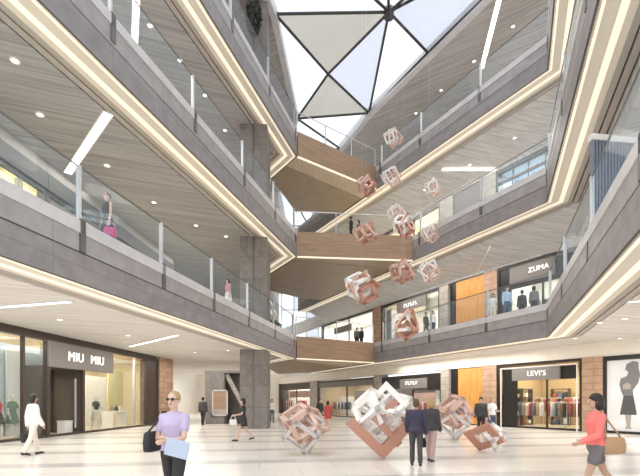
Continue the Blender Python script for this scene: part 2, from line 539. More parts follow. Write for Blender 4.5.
def marks_at_y(poly, ys):
    out = []
    for y in ys:
        acc = 0
        for i in range(len(poly) - 1):
            (x0, y0), (x1, y1) = poly[i], poly[i + 1]
            L = math.hypot(x1 - x0, y1 - y0)
            if y0 <= y <= y1:
                out.append(acc + L * (y - y0) / (y1 - y0)); break
            acc += L
    return out

balustrade(LEFT[2], 5.9, 1, marks_at_y(LEFT[2], (2.6, 6.5, 10.44, 13.8, 17.2, 20.8, 24.6, 28.4)), 'glass balustrade with steel posts along the west second storey edge, below the woman in black')
balustrade(LEFT[3], 12.3, 1, marks_at_y(LEFT[3], (4, 8, 12, 16, 20, 23.7, 27)), 'glass balustrade along the west third storey edge above the walkway of the woman in black')
balustrade(LEFT[4], 18.6, 1, marks_at_y(LEFT[4], (5, 10, 15, 19, 23, 26.9)), 'glass balustrade of the topmost west balcony, in front of the dark shrub')
balustrade(RIGHT[2], 5.9, -1, marks_at_y(RIGHT[2], (3, 7, 11, 15, 18.9, 22.4, 26.5, 31.3)), 'glass balustrade along the east second storey edge facing the orange timber panel')
balustrade(RIGHT[3], 12.3, -1, marks_at_y(RIGHT[3], (3, 7, 11, 15, 19.5, 23.2, 27.6)), 'glass balustrade along the east third storey edge, one floor below the roof walkway')
balustrade(RIGHT[4], 18.6, -1, marks_at_y(RIGHT[4], (3, 8, 13, 17, 19.8, 23.5, 27.5, 31.0)), 'glass balustrade of the topmost east balcony, just under the roof')

# ------------------------------------------------------------------ floor
fl = MB(); fl.prism([(-24, -3), (30, -3), (30, 60), (-24, 60)], -0.3, 0.0)
tag(fl.build('floor', M['floor']), 'glossy cream stone floor with faint grey bands', 'floor', kind='structure')

# ------------------------------------------------------------------ roof
def PT(u, v, h):
    y = F * (h - EYE) / (HZ - v)
    return Vector(((u - 320) / F * y, y, h))
ZR = 24.0
ROOF_L = [(-7.5, 2), (-4.55, 17.5), (-2.63, 25.1), (-1.84, 34.4), (-4.4, 40), (-4.4, 56)]
ROOF_R = [(3.0, 2), (11.6, 20.0), (3.85, 33.75), (1.8, 38.5), (-1.5, 56)]
c = MB(); c.prism(ROOF_L + [(-16, 56), (-16, 2)], ZR, ZR + 0.5)
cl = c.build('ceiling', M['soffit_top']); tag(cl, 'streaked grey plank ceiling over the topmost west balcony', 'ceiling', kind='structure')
f = MB(); band(f, ROOF_L, -0.12, 0.25, ZR - 0.10, ZR + 0.55, 1); f.build('edge_trim', M['curb'], cl)
c = MB(); c.prism(ROOF_R + [(4, 56), (12, 30), (30, 2)], ZR, ZR + 0.5)
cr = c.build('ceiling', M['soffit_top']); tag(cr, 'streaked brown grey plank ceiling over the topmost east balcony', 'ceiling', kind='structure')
f = MB(); band(f, ROOF_R, -0.12, 0.25, ZR - 0.10, ZR + 0.55, -1); f.build('edge_trim', M['curb'], cr)

A = PT(389, 12, 25.4)
B_ = Vector((-2.63, 25.1, ZR + 0.15)); C_ = PT(328, 74, 24.6); D = Vector((3.85, 33.75, ZR + 0.15)); E = Vector((7.0, 27.9, ZR + 0.15))
Fp = Vector((-1.84, 34.4, ZR + 0.15)); T1 = Vector((-4.55, 17.5, ZR + 0.15)); T2 = Vector((10.4, 17.5, ZR + 0.15)); Rr = Vector((11.6, 20.0, ZR + 0.15))
N1 = Vector((-7.0, 4.5, ZR + 0.15)); N2 = Vector((4.2, 4.5, ZR + 0.15)); G1 = Vector((-4.4, 40, ZR + 0.15)); G2 = Vector((1.8, 38.5, ZR + 0.15))
H1 = Vector((-4.4, 55.5, ZR + 0.15)); H2 = Vector((-1.5, 55.5, ZR + 0.15)); MN = Vector((1.5, 13.0, 25.2))
roof = empty('roof', (0, 0, ZR)); tag(roof, 'faceted skylight of white, tinted and grey triangular panes in dark bars', 'skylight', kind='structure')
def rp(p): return p - Vector((0, 0, ZR))
panes = [(A, B_, C_, 'roof_glass_grey'), (B_, C_, Fp, 'roof_glass'), (C_, Fp, D, 'roof_glass_grey'), (A, C_, D, 'roof_glass_blue'), (A, D, E, 'roof_glass'),
         (A, E, Rr, 'roof_glass_blue'), (A, Rr, T2, 'roof_glass_blue'), (A, T2, MN, 'roof_glass'), (A, MN, T1, 'roof_glass'), (A, T1, B_, 'roof_glass'),
         (MN, T2, N2, 'roof_glass'), (MN, N2, N1, 'roof_glass'), (MN, N1, T1, 'roof_glass'), (Fp, D, G2, 'roof_glass'), (Fp, G2, G1, 'roof_glass'), (G1, G2, H2, 'roof_glass'), (G1, H2, H1, 'roof_glass')]
edges = {}
for p0, p1, p2, mk in panes:
    n = (p1 - p0).cross(p2 - p0).normalized() * 0.02
    mb = MB(); q = [rp(p0), rp(p1), rp(p2)]
    mb.add([x - n for x in q] + [x + n for x in q], [(0, 1, 2), (3, 5, 4), (0, 3, 4, 1), (1, 4, 5, 2), (2, 5, 3, 0)])
    o = mb.build('pane', M[mk], roof)
    if mk == 'roof_glass_grey': o['label'] = 'grey fritted pane'
    for a, b in ((p0, p1), (p1, p2), (p2, p0)):
        k = tuple(sorted([tuple(round(x, 2) for x in a), tuple(round(x, 2) for x in b)]))
        edges[k] = (a, b)
for a, b in edges.values():
    mb = MB(); mb.tube(rp(a), rp(b), 0.085, n=8, roundcap=True); mb.build('mullion', M['mullion'], roof)
mb = MB(); mb.tube(rp(A) - Vector((0, 0, 0.35)), rp(A) + Vector((0, 0, 0.2)), 0.3, 0.3, 14); mb.build('hub', M['mullion'], roof)

# ------------------------------------------------------------------ footbridges
def bridge(level, poly, label, tone):
    B, T = LEV[level]
    p0 = Vector(poly[0]); p1 = Vector(poly[1]); o = Vector((p0.x, p0.y, 0))
    root = empty('footbridge', (p0.x, p0.y, B)); tag(root, label, 'footbridge', 'timber clad footbridges across the atrium')
    L = lambda q: (q[0] - p0.x, q[1] - p0.y)
    d = (p1 - p0).normalized(); n = Vector((-d.y, d.x))
    loc = [L(q) for q in poly]
    h = T - B
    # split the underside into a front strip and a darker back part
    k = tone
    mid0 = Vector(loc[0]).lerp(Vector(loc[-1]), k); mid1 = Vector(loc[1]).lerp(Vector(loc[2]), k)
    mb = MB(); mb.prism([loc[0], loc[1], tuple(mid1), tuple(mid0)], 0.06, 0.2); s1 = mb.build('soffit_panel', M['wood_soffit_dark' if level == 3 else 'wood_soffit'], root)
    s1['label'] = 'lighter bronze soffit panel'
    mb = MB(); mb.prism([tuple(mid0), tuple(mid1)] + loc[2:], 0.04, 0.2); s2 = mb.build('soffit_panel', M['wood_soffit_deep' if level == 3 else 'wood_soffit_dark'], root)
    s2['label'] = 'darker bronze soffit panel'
    mb = MB(); mb.prism(loc, 0.2, h - 0.06); mb.build('deck', M['deck'], root)
    e = [(-0.02, 0), ((p1 - p0).x, (p1 - p0).y)]
    e = [(0, 0), L(p1)]
    f = MB(); band(f, e, -0.12, 0.0, 0.04, h, 1); f.build('fascia', M['wood'], root)
    f = MB(); band(f, e, -0.15, -0.02, -0.03, 0.04, 1); f.build('light_strip', M['cove'], root)
    # back fascia
    f = MB(); b = loc[2:] 
    if len(b) > 1: band(f, b, -0.1, 0.0, 0.04, h, 1); f.build('back_fascia', M['wood'], root)
    # glass guard on the front edge
    Ln = (p1 - p0).length; cnt = max(2, int(Ln / 2.2))
    rail = MB()
    for i in range(cnt + 1):
        q = d * (Ln * i / cnt)
        mt = Matrix.Translation((q.x, q.y, h)) @ Matrix.Rotation(math.atan2(d.y, d.x), 4, 'Z')
        pp = MB(); pp.box(-0.025, 0.025, 0.0, 0.06, 0, 1.34, 0, mt); pp.build('post', M['steel'], root)
        if i < cnt:
            q2 = d * (Ln * (i + 1) / cnt)
            g = MB(); nn = n * 0.012
            a = q + d * 0.05 + n * 0.03; bb = q2 - d * 0.05 + n * 0.03
            g.prism([tuple(a - nn), tuple(bb - nn), tuple(bb + nn), tuple(a + nn)], 0.03, 1.3); g.build('glass_panel', M['rail_glass'], root)
    rail.tube((n.x * 0.03, n.y * 0.03, h + 1.34), (d.x * Ln + n.x * 0.03, d.y * Ln + n.y * 0.03, h + 1.34), 0.03, n=8)
    rail.build('handrail', M['steel'], root)
    return root
bridge(4, [(-1.46, 27.3), (4.03, 31.45), (2.3, 35.2), (-1.9, 35.2), (-3.3, 29.9)], 'topmost timber footbridge under the skylight, crossing at a slant', 0.42)
bridge(3, [(-1.46, 27.4), (6.02, 28.15), (0.3, 39.1), (-2, 38), (-4.4, 35.4), (-3.9, 31.6)], 'middle timber footbridge with two people standing on it', 0.16)
bridge(2, [(-1.6, 29.0), (4.0, 32.2), (-1.2, 43.5), (-4.2, 45.8), (-4.3, 36), (-3.5, 32.1)], 'lowest timber footbridge, one floor above the ground', 0.4)

# ------------------------------------------------------------------ column
c = MB(); c.box(-0.76, 0.76, -0.78, 0.78, 0, 24.0)
for zz in (): pass
co = c.build('column', M['column'], None, loc=(-3.72, 24.8, 0)); tag(co, 'tall square grey stone column rising through the west balconies', 'column', kind='structure')
# slim joints on the column
b = MB(); b.box(-0.05, 0.05, -0.80, -0.775, 0, 24.0); b.build('corner_trim', M['dark_steel'], co)

# ------------------------------------------------------------------ linear lights and downlights
from mathutils.bvhtree import BVHTree
def on_soffit(level, where, u, v):
    me = SOFFITS[(level, where)].data
    t = BVHTree.FromPolygons([x.co for x in me.vertices], [tuple(p.vertices) for p in me.polygons])
    h_, n_, i_, d_ = t.ray_cast(Vector((0, 0, EYE)), Vector(((u - 320) / F, 1, (HZ - v) / F)).normalized())
    return h_
def linear_light(p, q, z, w, label, group):
    a = Vector((p[0], p[1])); b2 = Vector((q[0], q[1])); d = b2 - a
    r = empty('linear_light', (a.x, a.y, z if z is not None else p[2] - 0.05), math.atan2(d.y, d.x))
    if z is None:
        r.rotation_euler = (0, -math.atan2(q[2] - p[2], d.length), math.atan2(d.y, d.x)); d = d.normalized() * (Vector(q) - Vector(p)).length
    tag(r, label, 'ceiling light', group)
    m = MB(); L = d.length
    m.box(0, L, -w / 2 - 0.04, -w / 2, -0.03, 0.02); m.box(0, L, w / 2, w / 2 + 0.04, -0.03, 0.02)
    m.box(-0.04, 0, -w / 2 - 0.04, w / 2 + 0.04, -0.03, 0.02); m.box(L, L + 0.04, -w / 2 - 0.04, w / 2 + 0.04, -0.03, 0.02)
    m.build('frame', M['lampring'], r)
    m = MB(); m.box(0, L, -w / 2, w / 2, -0.015, 0.02); m.build('diffuser', M['lamp'], r)
GL = 'linear ceiling lights'
linear_light((-6.75, 13.7), (-10.15, 17.3), 10.73, 0.26, 'long linear light in the soffit above the woman in black', GL)
linear_light((-10.2, 13.25), (-7.2, 12.4), 4.43, 0.16, 'thin linear light above the shop display at the near end of the west wall', GL)
linear_light((-10.0, 22.6), (-6.2, 18.7), 4.43, 0.18, 'thin linear light over the floor beyond the boutique sign', GL)
linear_light((-8.3, 19.2), (-7.0, 16.4), 17.03, 0.24, 'linear light in the soffit under the topmost west balcony', GL)
linear_light((10.0, 24.0), (10.9, 29.0), 23.98, 0.26, 'linear light in the roof ceiling over the topmost east balcony', GL)
linear_light(tuple(on_soffit(4, 'east', 442, 169)), tuple(on_soffit(4, 'east', 497, 169)), None, 0.14, 'thin linear light in the soffit above the third storey blue windows', GL)
linear_light(tuple(on_soffit(3, 'east', 492, 245)), tuple(on_soffit(3, 'east', 479, 271)), None, 0.2, 'short linear light in the soffit above the amber timber panel', GL)
linear_light((8.9, 12.4), (11.8, 11.6), 4.43, 0.16, 'thin linear light over the lit poster on the east wall', GL)

dl = empty('downlight', (0, 0, 0))
m = MB(); m.lathe([(0.085, 0.0), (0.13, 0.0), (0.13, 0.04), (0.085, 0.04), (0.085, 0.0)], 16, cap=False); m.build('ring', M['lampring'], dl)
m = MB(); m.lathe([(0.001, 0.012), (0.088, 0.012), (0.088, 0.03), (0.001, 0.03)], 16); m.build('lens', M['lamp'], dl)
first = [True]
def downlights(z, pts, label, group):
    for q_ in pts:
        x, y = q_[0], q_[1]; zz = q_[2] - 0.02 if len(q_) == 3 else z
        o = dl if first[0] else copy_tree(dl)
        first[0] = False
        o.location = (x, y, zz)
        tag(o, label, 'downlight', group)
z3 = 10.7; 
downlights(10.705, [PT(*q, 10.74).xy for q in ((40, 114), (107, 165), (154, 202), (196, 225), (15, 60), (226, 236))], 'small round downlight in the plank soffit over the west second storey', 'downlights over the west second storey')
downlights(17.005, [PT(*q, 17.04).xy for q in ((180, 60), (205, 95), (150, 25), (225, 130))], 'small round downlight in the soffit over the west third storey', 'downlights over the west third storey')
downlights(4.405, [PT(*q, 4.44).xy for q in ((60, 319), (128, 335), (195, 352), (20, 330), (228, 350))], 'small round downlight in the soffit over the west ground floor', 'downlights over the west ground floor')
downlights(17.005, [on_soffit(4, 'east', *q) for q in ((515, 138), (470, 165), (425, 190), (520, 108))], 'small round downlight in the soffit over the east third storey', 'downlights over the east third storey')
downlights(10.705, [on_soffit(3, 'east', *q) for q in ((513, 248), (470, 262), (425, 278), (535, 228))], 'small round downlight in the soffit over the east second storey', 'downlights over the east second storey')
downlights(4.405, [PT(*q, 4.44).xy for q in ((575, 338), (600, 322), (625, 318), (620, 338))], 'small round downlight in the soffit over the east ground floor', 'downlights over the east ground floor')
downlights(23.965, [PT(*q, 24.0).xy for q in ((474, 61), (441, 90), (416, 113), (513, 26))], 'small round downlight in the ceiling over the topmost east balcony', 'downlights in the roof ceiling')
# ------------------------------------------------------------------ walls, piers, shopfronts
def frame_at(u0, u1, wall):
    a = hit_wall(u0, wall); b = hit_wall(u1, wall)
    d = (b - a); W = d.length; d.normalize()
    return a, d, W

def loc_x(u, a, d, wall):
    return (hit_wall(u, wall) - a).dot(d)

def pier(u0, u1, wall, z0, z1, mk, label, y0=-0.12, y1=0.6, name='pillar'):
    a, d, W = frame_at(u0, u1, wall)
    mb = MB(); mb.box(0, W, y0, y1, 0, z1 - z0)
    o = mb.build(name, M[mk], None)
    o.location = (a.x, a.y, z0); o.rotation_euler = (0, 0, math.atan2(d.y, d.x))
    tag(o, label, 'pillar', kind='structure')
    return o

def lettering(text, size, parent, x, y, z, m_, name='lettering'):
    cu = bpy.data.curves.new('t', 'FONT')
    cu.body = text; cu.size = size; cu.extrude = 0.02; cu.align_x = 'CENTER'; cu.align_y = 'CENTER'
    cu.space_character = 1.1
    to = bpy.data.objects.new('t', cu); COL.objects.link(to)
    dg = bpy.context.evaluated_depsgraph_get()
    me = bpy.data.meshes.new_from_object(to.evaluated_get(dg))
    bpy.data.objects.remove(to)
    me.materials.clear(); me.materials.append(m_)
    o = bpy.data.objects.new(name, me); COL.objects.link(o)
    o.parent = parent; o.location = (x, y, z); o.rotation_euler = (R(90), 0, 0)
    return o

def blur_mark(parent, x, y, z, w, h, n, m_):
    """unreadable row of pale characters"""
    mb = MB(); cw = w / n
    for i in range(n):
        x0 = x - w / 2 + i * cw
        mb.box(x0, x0 + cw * 0.25, y - 0.03, y, z - h / 2, z + h / 2)
        if i % 2 == 0: mb.box(x0, x0 + cw * 0.7, y - 0.03, y, z + h * 0.28, z + h / 2)
        else: mb.box(x0, x0 + cw * 0.7, y - 0.03, y, z - h / 2, z - h * 0.28)
    return mb.build('lettering', m_, parent)

class Shop:
    def __init__(s, uL, uR, wall, z0, H, label, frame='black', depth=3.5, room='room_cream', power=60, lcol=(1, 0.93, 0.8), border=True, floor_m='room_floor'):
        s.wall = wall; s.a, s.d, s.W = frame_at(uL, uR, wall); s.z0 = z0; s.H = H; s.depth = depth
        s.yaw = math.atan2(s.d.y, s.d.x)
        s.root = empty('shopfront', (s.a.x, s.a.y, z0), s.yaw); tag(s.root, label, 'shopfront', 'shopfronts')
        s.mtx = Matrix.Translation((s.a.x, s.a.y, z0)) @ Matrix.Rotation(s.yaw, 4, 'Z')
        W = s.W
        if border:
            mb = MB(); t = 0.14
            mb.box(0, t, -0.08, 0.2, 0, H); mb.box(W - t, W, -0.08, 0.2, 0, H); mb.box(t, W - t, -0.08, 0.2, H - t, H)
            mb.box(t, W - t, -0.02, 0.12, 0, 0.10)
            mb.build('frame', M[frame], s.root)
        # closed room behind
        rm = MB(); D_ = depth
        rm.box(0, W, 0.22 + D_, 0.32 + D_, -0.0, H); rm.box(-0.05, 0.0, 0.22, 0.32 + D_, 0, H); rm.box(W, W + 0.05, 0.22, 0.32 + D_, 0, H)
        rm.box(0, W, 0.22, 0.32 + D_, H, H + 0.06)
        rm.box(0, W, 0.16, 0.32 + D_, 0.0, 0.03, 1)
        ro = rm.build('shop_room', [M[room], M[floor_m]]); ro.matrix_world = s.mtx
        tag(ro, 'lit room behind the ' + label.split(',')[0][:60], 'room', kind='structure')
        if power:
            l = area_light('shop_lamp', s.mtx @ Vector((W / 2, 0.3 + D_ * 0.45, H - 0.12)), W * 0.8, D_ * 0.7, power * W, lcol, (0, 0, s.yaw))
    def x(s, u, y=0.0):
        # local position along the front of the sight line u at depth y behind it
        n = Vector((-s.d.y, s.d.x)); r = Vector(((u - 320.0) / F, 1.0))
        t = (y + s.a.dot(n)) / r.dot(n)
        return (r * t - s.a).dot(s.d)
    def cx(s, u, y, m=0.25): return min(max(s.x(u, y), m), s.W - m)
    def glass(s, u0, u1, z0=0.1, z1=None, mk='shop_glass', y=0.06, name='glass_pane'):
        z1 = s.H - 0.14 if z1 is None else z1
        mb = MB(); mb.box(s.x(u0), s.x(u1), y, y + 0.015, z0, z1); return mb.build(name, M[mk], s.root)
    def panel(s, u0, u1, z0, z1, mk, y=0.0, t=0.06, name='panel'):
        mb = MB(); mb.box(s.cx(u0, y, 0.03) if y > 0.3 else s.x(u0), s.cx(u1, y, 0.03) if y > 0.3 else s.x(u1), y, y + t, z0, z1); return mb.build(name, M[mk], s.root)
    def mullion(s, u, z0=0.1, z1=None, w=0.07, mk='black'):
        z1 = s.H - 0.14 if z1 is None else z1
        mb = MB(); c = s.x(u); mb.box(c - w / 2, c + w / 2, 0.0, 0.12, z0, z1); return mb.build('mullion', M[mk], s.root)
    def world(s, u, y, z=0.03):
        return s.mtx @ Vector((s.cx(u, y), y, z))

GARMENT = None
def garment_mesh():
    mb = MB(); rg = []
    for z, rx, ry in ((0, 0.24, 0.05), (-0.06, 0.22, 0.05), (-0.3, 0.19, 0.045), (-0.7, 0.22, 0.05), (-0.75, 0.21, 0.045)):
        rg.append([Vector((ry * math.sin(2 * math.pi * i / 10), rx * math.cos(2 * math.pi * i / 10) * (1 if z < -0.01 else 0.35), z)) for i in range(10)])
    mb.rings(rg)
    return mb
def clothes_rack(world, yaw, L, cols, label, glabel, group, hgt=1.45):
    r = empty('clothes_rack', world, yaw); tag(r, label, 'clothes rack', 'clothes racks in the shops')
    for sx in (0.0, L):
        mb = MB(); mb.tube((sx, 0, 0.02), (sx, 0, hgt), 0.02, n=8); mb.box(sx - 0.02, sx + 0.02, -0.25, 0.25, 0.0, 0.03); mb.build('upright', M['steel'], r)
    mb = MB(); mb.tube((0, 0, hgt), (L, 0, hgt), 0.018, n=8); mb.build('hanging_rail', M['steel'], r)
    n = max(3, int(L / 0.2)); mt = Matrix.Translation(world) @ Matrix.Rotation(yaw, 4, 'Z')
    for i in range(n):
        cname, col = cols[i % len(cols)]
        key = 'garment_mesh_' + cname
        if key not in bpy.data.meshes:
            g = garment_mesh(); o = g.build('hanging_garment', pm(cname, col)); o.data.name = key
            for p in o.data.polygons: p.use_smooth = True
        else:
            o = bpy.data.objects.new('hanging_garment', bpy.data.meshes[key]); COL.objects.link(o)
        o.matrix_world = mt @ Matrix.Translation(((i + 0.5) * L / n, 0, hgt - 0.04)) @ Matrix.Rotation(random.uniform(-0.15, 0.15), 4, 'Z')
        tag(o, f'{cname} garment hanging {glabel}', 'garment', f'{cname} garments {group}')
    return r

def display_table(world, yaw, w, d, h, mk, label):
    r = empty('display_table', world, yaw); tag(r, label, 'display table')
    mb = MB(); mb.box(-w / 2, w / 2, -d / 2, d / 2, h - 0.06, h); mb.build('table_top', M[mk], r)
    for sx in (-1, 1):
        mb = MB(); mb.box(sx * (w / 2 - 0.06) - 0.03, sx * (w / 2 - 0.06) + 0.03, -d / 2 + 0.04, d / 2 - 0.04, 0, h - 0.06); mb.build('leg', M[mk], r)
    return r

def hand_bag(loc, rz, w, h, d, col, label, name='handbag', strap=0.25):
    r = empty(name, loc, rz); tag(r, label, 'bag')
    mb = MB(); rg = []
    for z, k in ((0, 0.9), (0.03, 1.0), (h * 0.6, 0.95), (h, 0.7)):
        rg.append([Vector((w / 2 * k * (1 if abs(math.cos(t)) < 1e-9 else math.copysign(abs(math.cos(t)) ** 0.4, math.cos(t))), d / 2 * k * math.copysign(abs(math.sin(t)) ** 0.5, math.sin(t)), z)) for t in [2 * math.pi * (i + 0.5) / 16 for i in range(16)]])
    mb.rings(rg); mb.build('body', col, r)
    mb = MB(); N = 10
    for i in range(N):
        t0 = math.pi * i / N; t1 = math.pi * (i + 1) / N
        mb.tube((w * 0.36 * math.cos(t0), 0, h * 0.92 + strap * math.sin(t0)), (w * 0.36 * math.cos(t1), 0, h * 0.92 + strap * math.sin(t1)), 0.012, n=6)
    mb.build('handle', col, r)
    return r

# bulkheads over the shopfronts (plaster) ------------------------------------------------
def bulkhead(name, poly, side, z0, z1, mk, label, t=0.4, d0=-0.05):
    mb = MB(); band(mb, poly, d0, t, z0, z1, side); o = mb.build(name, M[mk]); tag(o, label, 'wall', kind='structure'); return o
bulkhead('wall_east', WALL_R, -1, 3.72, 4.5, 'cream', 'cream plaster bulkhead above the east ground floor shops')
bulkhead('wall_east', WALL_R, -1, 9.56, 10.8, 'soffit_right', 'bulkhead above the east second storey shops')
bulkhead('wall_east', WALL_R, -1, 15.46, 17.1, 'soffit_right', 'bulkhead above the east third storey shops')
bulkhead('wall_east', off(WALL_R, 3.0, -1), -1, 18.5, 24.1, 'cream', 'plain wall of the topmost east balcony')
bulkhead('wall_west', [(-13.2, 0.7), (-10.7, 27.9)], 1, 4.26, 4.5, 'brown_black', 'dark lintel band over the west ground floor boutique')
bulkhead('wall_west', [(-13.2, 0.7), (-10.0, 36.0)], 1, 12.2, 17.1, 'cream', 'plain wall of the west third storey')
bulkhead('wall_west', [(-13.2, 0.7), (-10.0, 36.0)], 1, 18.5, 24.1, 'cream', 'plain wall of the topmost west balcony')
w = MB(); w.box(-16.2, 4.0, 56.0, 56.4, 0, 6.3); tag(w.build('wall_far', M['cream']), 'cream wall closing the ground floor passage at the far end', 'wall', kind='structure')
w = MB(); w.box(-16.2, -15.9, 30, 56, 0, 24.2); tag(w.build('wall_west', M['cream']), 'pale outer wall of the passage behind the grey column', 'wall', kind='structure')
w = MB(); w.box(-16.2, -4.4, 45.9, 46.2, 5.9, 24.2); tag(w.build('wall_far', M['cream']), 'pale wall closing the upper west walkways', 'wall', kind='structure')

# end glazing
win = empty('window_1', (-5, 55.9, 0)); tag(win, 'tall glazed end wall of the atrium behind the footbridges', 'window', kind='structure')
for i in range(4):
    for j in range(5):
        mb = MB(); mb.box(i * 1.6 + 0.06, i * 1.6 + 1.54, -0.01, 0.01, 6.3 + j * 3.54 + 0.06, 6.3 + (j + 1) * 3.54 - 0.06); mb.build('pane', M['roof_glass_blue' if (i + j) % 3 == 0 else 'roof_glass'], win)
for i in range(5):
    mb = MB(); mb.box(i * 1.6 - 0.06, i * 1.6 + 0.06, -0.1, 0.1, 6.3, 24.0); mb.build('mullion', M['steel'], win)
for j in range(6):
    mb = MB(); mb.box(0, 6.4, -0.08, 0.08, 6.3 + j * 3.54 - 0.06, 6.3 + j * 3.54 + 0.06); mb.build('transom', M['steel'], win)

# ---- west ground floor boutique
s1 = Shop(-40, 157.5, WALL_L, 0, 4.26, 'MIU MIU boutique front with dark doorway and lit windows, west side ground floor', 'brown_black', 4.0, 'room_warm', 42)
s1.glass(-39, -8, z1=4.0); s1.glass(-6, 23, z1=4.0); s1.glass(25.5, 46, z1=4.0)
for u in (-7, 24): s1.mullion(u, w=0.12, mk='brown_black')
s1.panel(46, 49, 0, 4.1, 'brown_black', -0.06, 0.2, 'jamb')
sp = s1.panel(46, 111, 3.02, 4.12, 'grey_sign', -0.14, 0.18, 'sign_panel')
lettering('MIU', 0.60, sp, s1.x(73), -0.16, 3.55, M['white_letter']); lettering('MIU', 0.60, sp, s1.x(94.5), -0.16, 3.55, M['white_letter'])
s1.panel(49, 83, 0.03, 3.02, 'room_dark', 1.5, 0.06, 'inner_door')
mb = MB(); mb.box(s1.x(49) - 0.05, s1.x(49), 0.1, 1.56, 0, 3.05); mb.box(s1.x(82), s1.x(82) + 0.05, 0.1, 1.56, 0, 3.05); mb.box(s1.x(49), s1.x(82), 0.1, 1.56, 3.02, 3.08)
mb.build('door_reveal', M['room_dark'], s1.root)
hp = s1.panel(76.4, 77.6, 0.3, 2.6, 'steel', 0.06, 0.05, 'door_handle')
s1.panel(82, 84, 0, 4.1, 'brown_black', -0.06, 0.2, 'jamb')
s1.glass(84, 134, z1=3.9); s1.mullion(135, w=0.08, mk='steel'); s1.glass(136, 146, z1=3.9)
s1.panel(146, 157, 0, 4.1, 'brown_black', -0.04, 0.2, 'end_panel')
s1.panel(7, 21, 0.1, 3.7, 'white', 1.02, 0.08, 'display_backdrop')['label'] = 'white display backdrop'
s1.panel(-39, 46, 0.1, 3.9, 'room_blue', 1.15, 0.06, 'display_backdrop')['label'] = 'blue grey display backdrop'
s1.panel(86, 106, 0.1, 3.0, 'room_cream', 2.2, 0.06, 'display_backdrop')
s1.panel(108, 134, 1.2, 3.5, 'room_yellow', 2.4, 0.06, 'display_backdrop')['label'] = 'yellow green display backdrop'
pier(157.5, 171, WALL_L, 0, 4.5, 'wood_pier', 'timber block pier ending the west boutique wall', -0.15, 1.2)
display_table(s1.world(115, 1.0), s1.yaw, 1.6, 0.7, 0.95, 'white', 'white display table with handbags in the lit boutique window')
for k, (u, cn, cc) in enumerate(((111, 'tan', (0.45, 0.28, 0.16)), (116, 'black', (0.03, 0.03, 0.03)), (120, 'cream', (0.75, 0.68, 0.55)))):
    p = s1.world(u, 0.85, 0.98); hand_bag(tuple(p), s1.yaw, 0.34, 0.24, 0.16, pm(cn, cc), f'{cn} handbag on the white table in the boutique window', strap=0.1)
# white box at the doorway
p = s1.world(65, 0.6, 0.03)
r = empty('display_box', tuple(p), s1.yaw); tag(r, 'small white box standing in the dark boutique doorway', 'box')
mb = MB(); mb.box(-0.26, 0.26, -0.2, 0.2, 0, 0.55); mb.build('body', M['white'], r)
mb = MB(); mb.box(-0.28, 0.28, -0.22, 0.22, 0.55, 0.60); mb.build('lid', M['room_cream'], r)

# ---- west second storey fronts
s2 = Shop(-60, 44.5, WALL_L2, 5.9, 4.8, 'shopfront with glowing yellow window, west second storey', 'brown_black', 3.0, 'room_yellow', 40, (1, 1, 0.72))
s2.panel(-60, 44.5, 4.36, 4.82, 'ceiling_trim', -0.1, 0.12, 'upper_strip'); s2.panel(-60, 44.5, 3.75, 4.36, 'sign_dark', -0.16, 0.18, 'sign_band'); s2.panel(-60, 44.5, 3.55, 3.75, 'black', -0.08, 0.1, 'sign_shadow_gap')
for a_, b_ in ((-58, -20), (-19, 18.5), (22, 42)): s2.glass(a_, b_, z1=3.55)
s2.panel(18.5, 22, 0, 3.55, 'stone_pier', -0.04, 0.2, 'jamb'); s2.panel(23, 42, 0.1, 3.5, 'white', 0.5, 0.06, 'display_backdrop')['label'] = 'white display backdrop'
s3 = Shop(45, 172, WALL_L2, 5.9, 4.8, 'long grey shopfront behind the woman in black, west second storey', 'brown_black', 3.0, 'room_warm', 50, (1, 0.97, 0.8))
s3.panel(45, 172, 4.36, 4.82, 'ceiling_trim', -0.1, 0.12, 'upper_strip'); s3.panel(45, 172, 3.75, 4.36, 'sign_dark', -0.16, 0.18, 'sign_band'); s3.panel(45, 172, 3.55, 3.75, 'black', -0.08, 0.1, 'sign_shadow_gap')
s3.panel(46, 78, 0, 3.55, 'grey_sign', 0.0, 0.1, 'grey_panel'); s3.glass(79, 112, z1=3.55); s3.mullion(113); s3.glass(114, 140, z1=3.55); s3.mullion(141); s3.glass(142, 170, z1=3.55)

# ---- east ground floor
pier(690, 760, WALL_R, 0, 3.75, 'stone_pier', 'pale stone pier at the near end of the east wall')
# lit poster
a, d, W = frame_at(604, 690, WALL_R)
yaw = math.atan2(d.y, d.x); PH = 3.72
po = empty('poster_lightbox', (a.x, a.y, 0), yaw); tag(po, 'large framed fashion poster of a posing figure on the east wall', 'poster')
mb = MB(); t = 0.14
mb.box(0, t, -0.12, 0.3, 0, PH); mb.box(W - t, W, -0.12, 0.3, 0, PH); mb.box(t, W - t, -0.12, 0.3, PH - 0.22, PH); mb.box(t, W - t, -0.12, 0.3, 0, 0.12)
mb.build('frame', M['black'], po)
mb = MB(); mb.box(t, W - t, 0.0, 0.1, 0.12, PH - 0.22)
pp = mb.build('poster_sheet', mat('poster_sheet', (0.66, 0.65, 0.65), 0.5, col2=(0.76, 0.75, 0.75), nscale=0.8, emit=(0.9, 0.9, 0.92), estr=0.12), po)
def flat(parent, pts, y, m_, name):
    mb = MB(); n = len(pts)
    mb.add([(p[0], y, p[1]) for p in pts] + [(p[0], y + 0.006, p[1]) for p in pts], [tuple(range(n)), tuple(range(2 * n - 1, n - 1, -1))] + [(i, n + i, n + (i + 1) % n, (i + 1) % n) for i in range(n)])
    return mb.build(name, m_, parent)
fx = loc_x(628, a, d, WALL_R)
gr = mat('poster_grey', (0.20, 0.19, 0.19), 0.6); dk = mat('poster_dark', (0.085, 0.085, 0.09), 0.6); sk = mat('poster_skin', (0.42, 0.36, 0.33), 0.6)
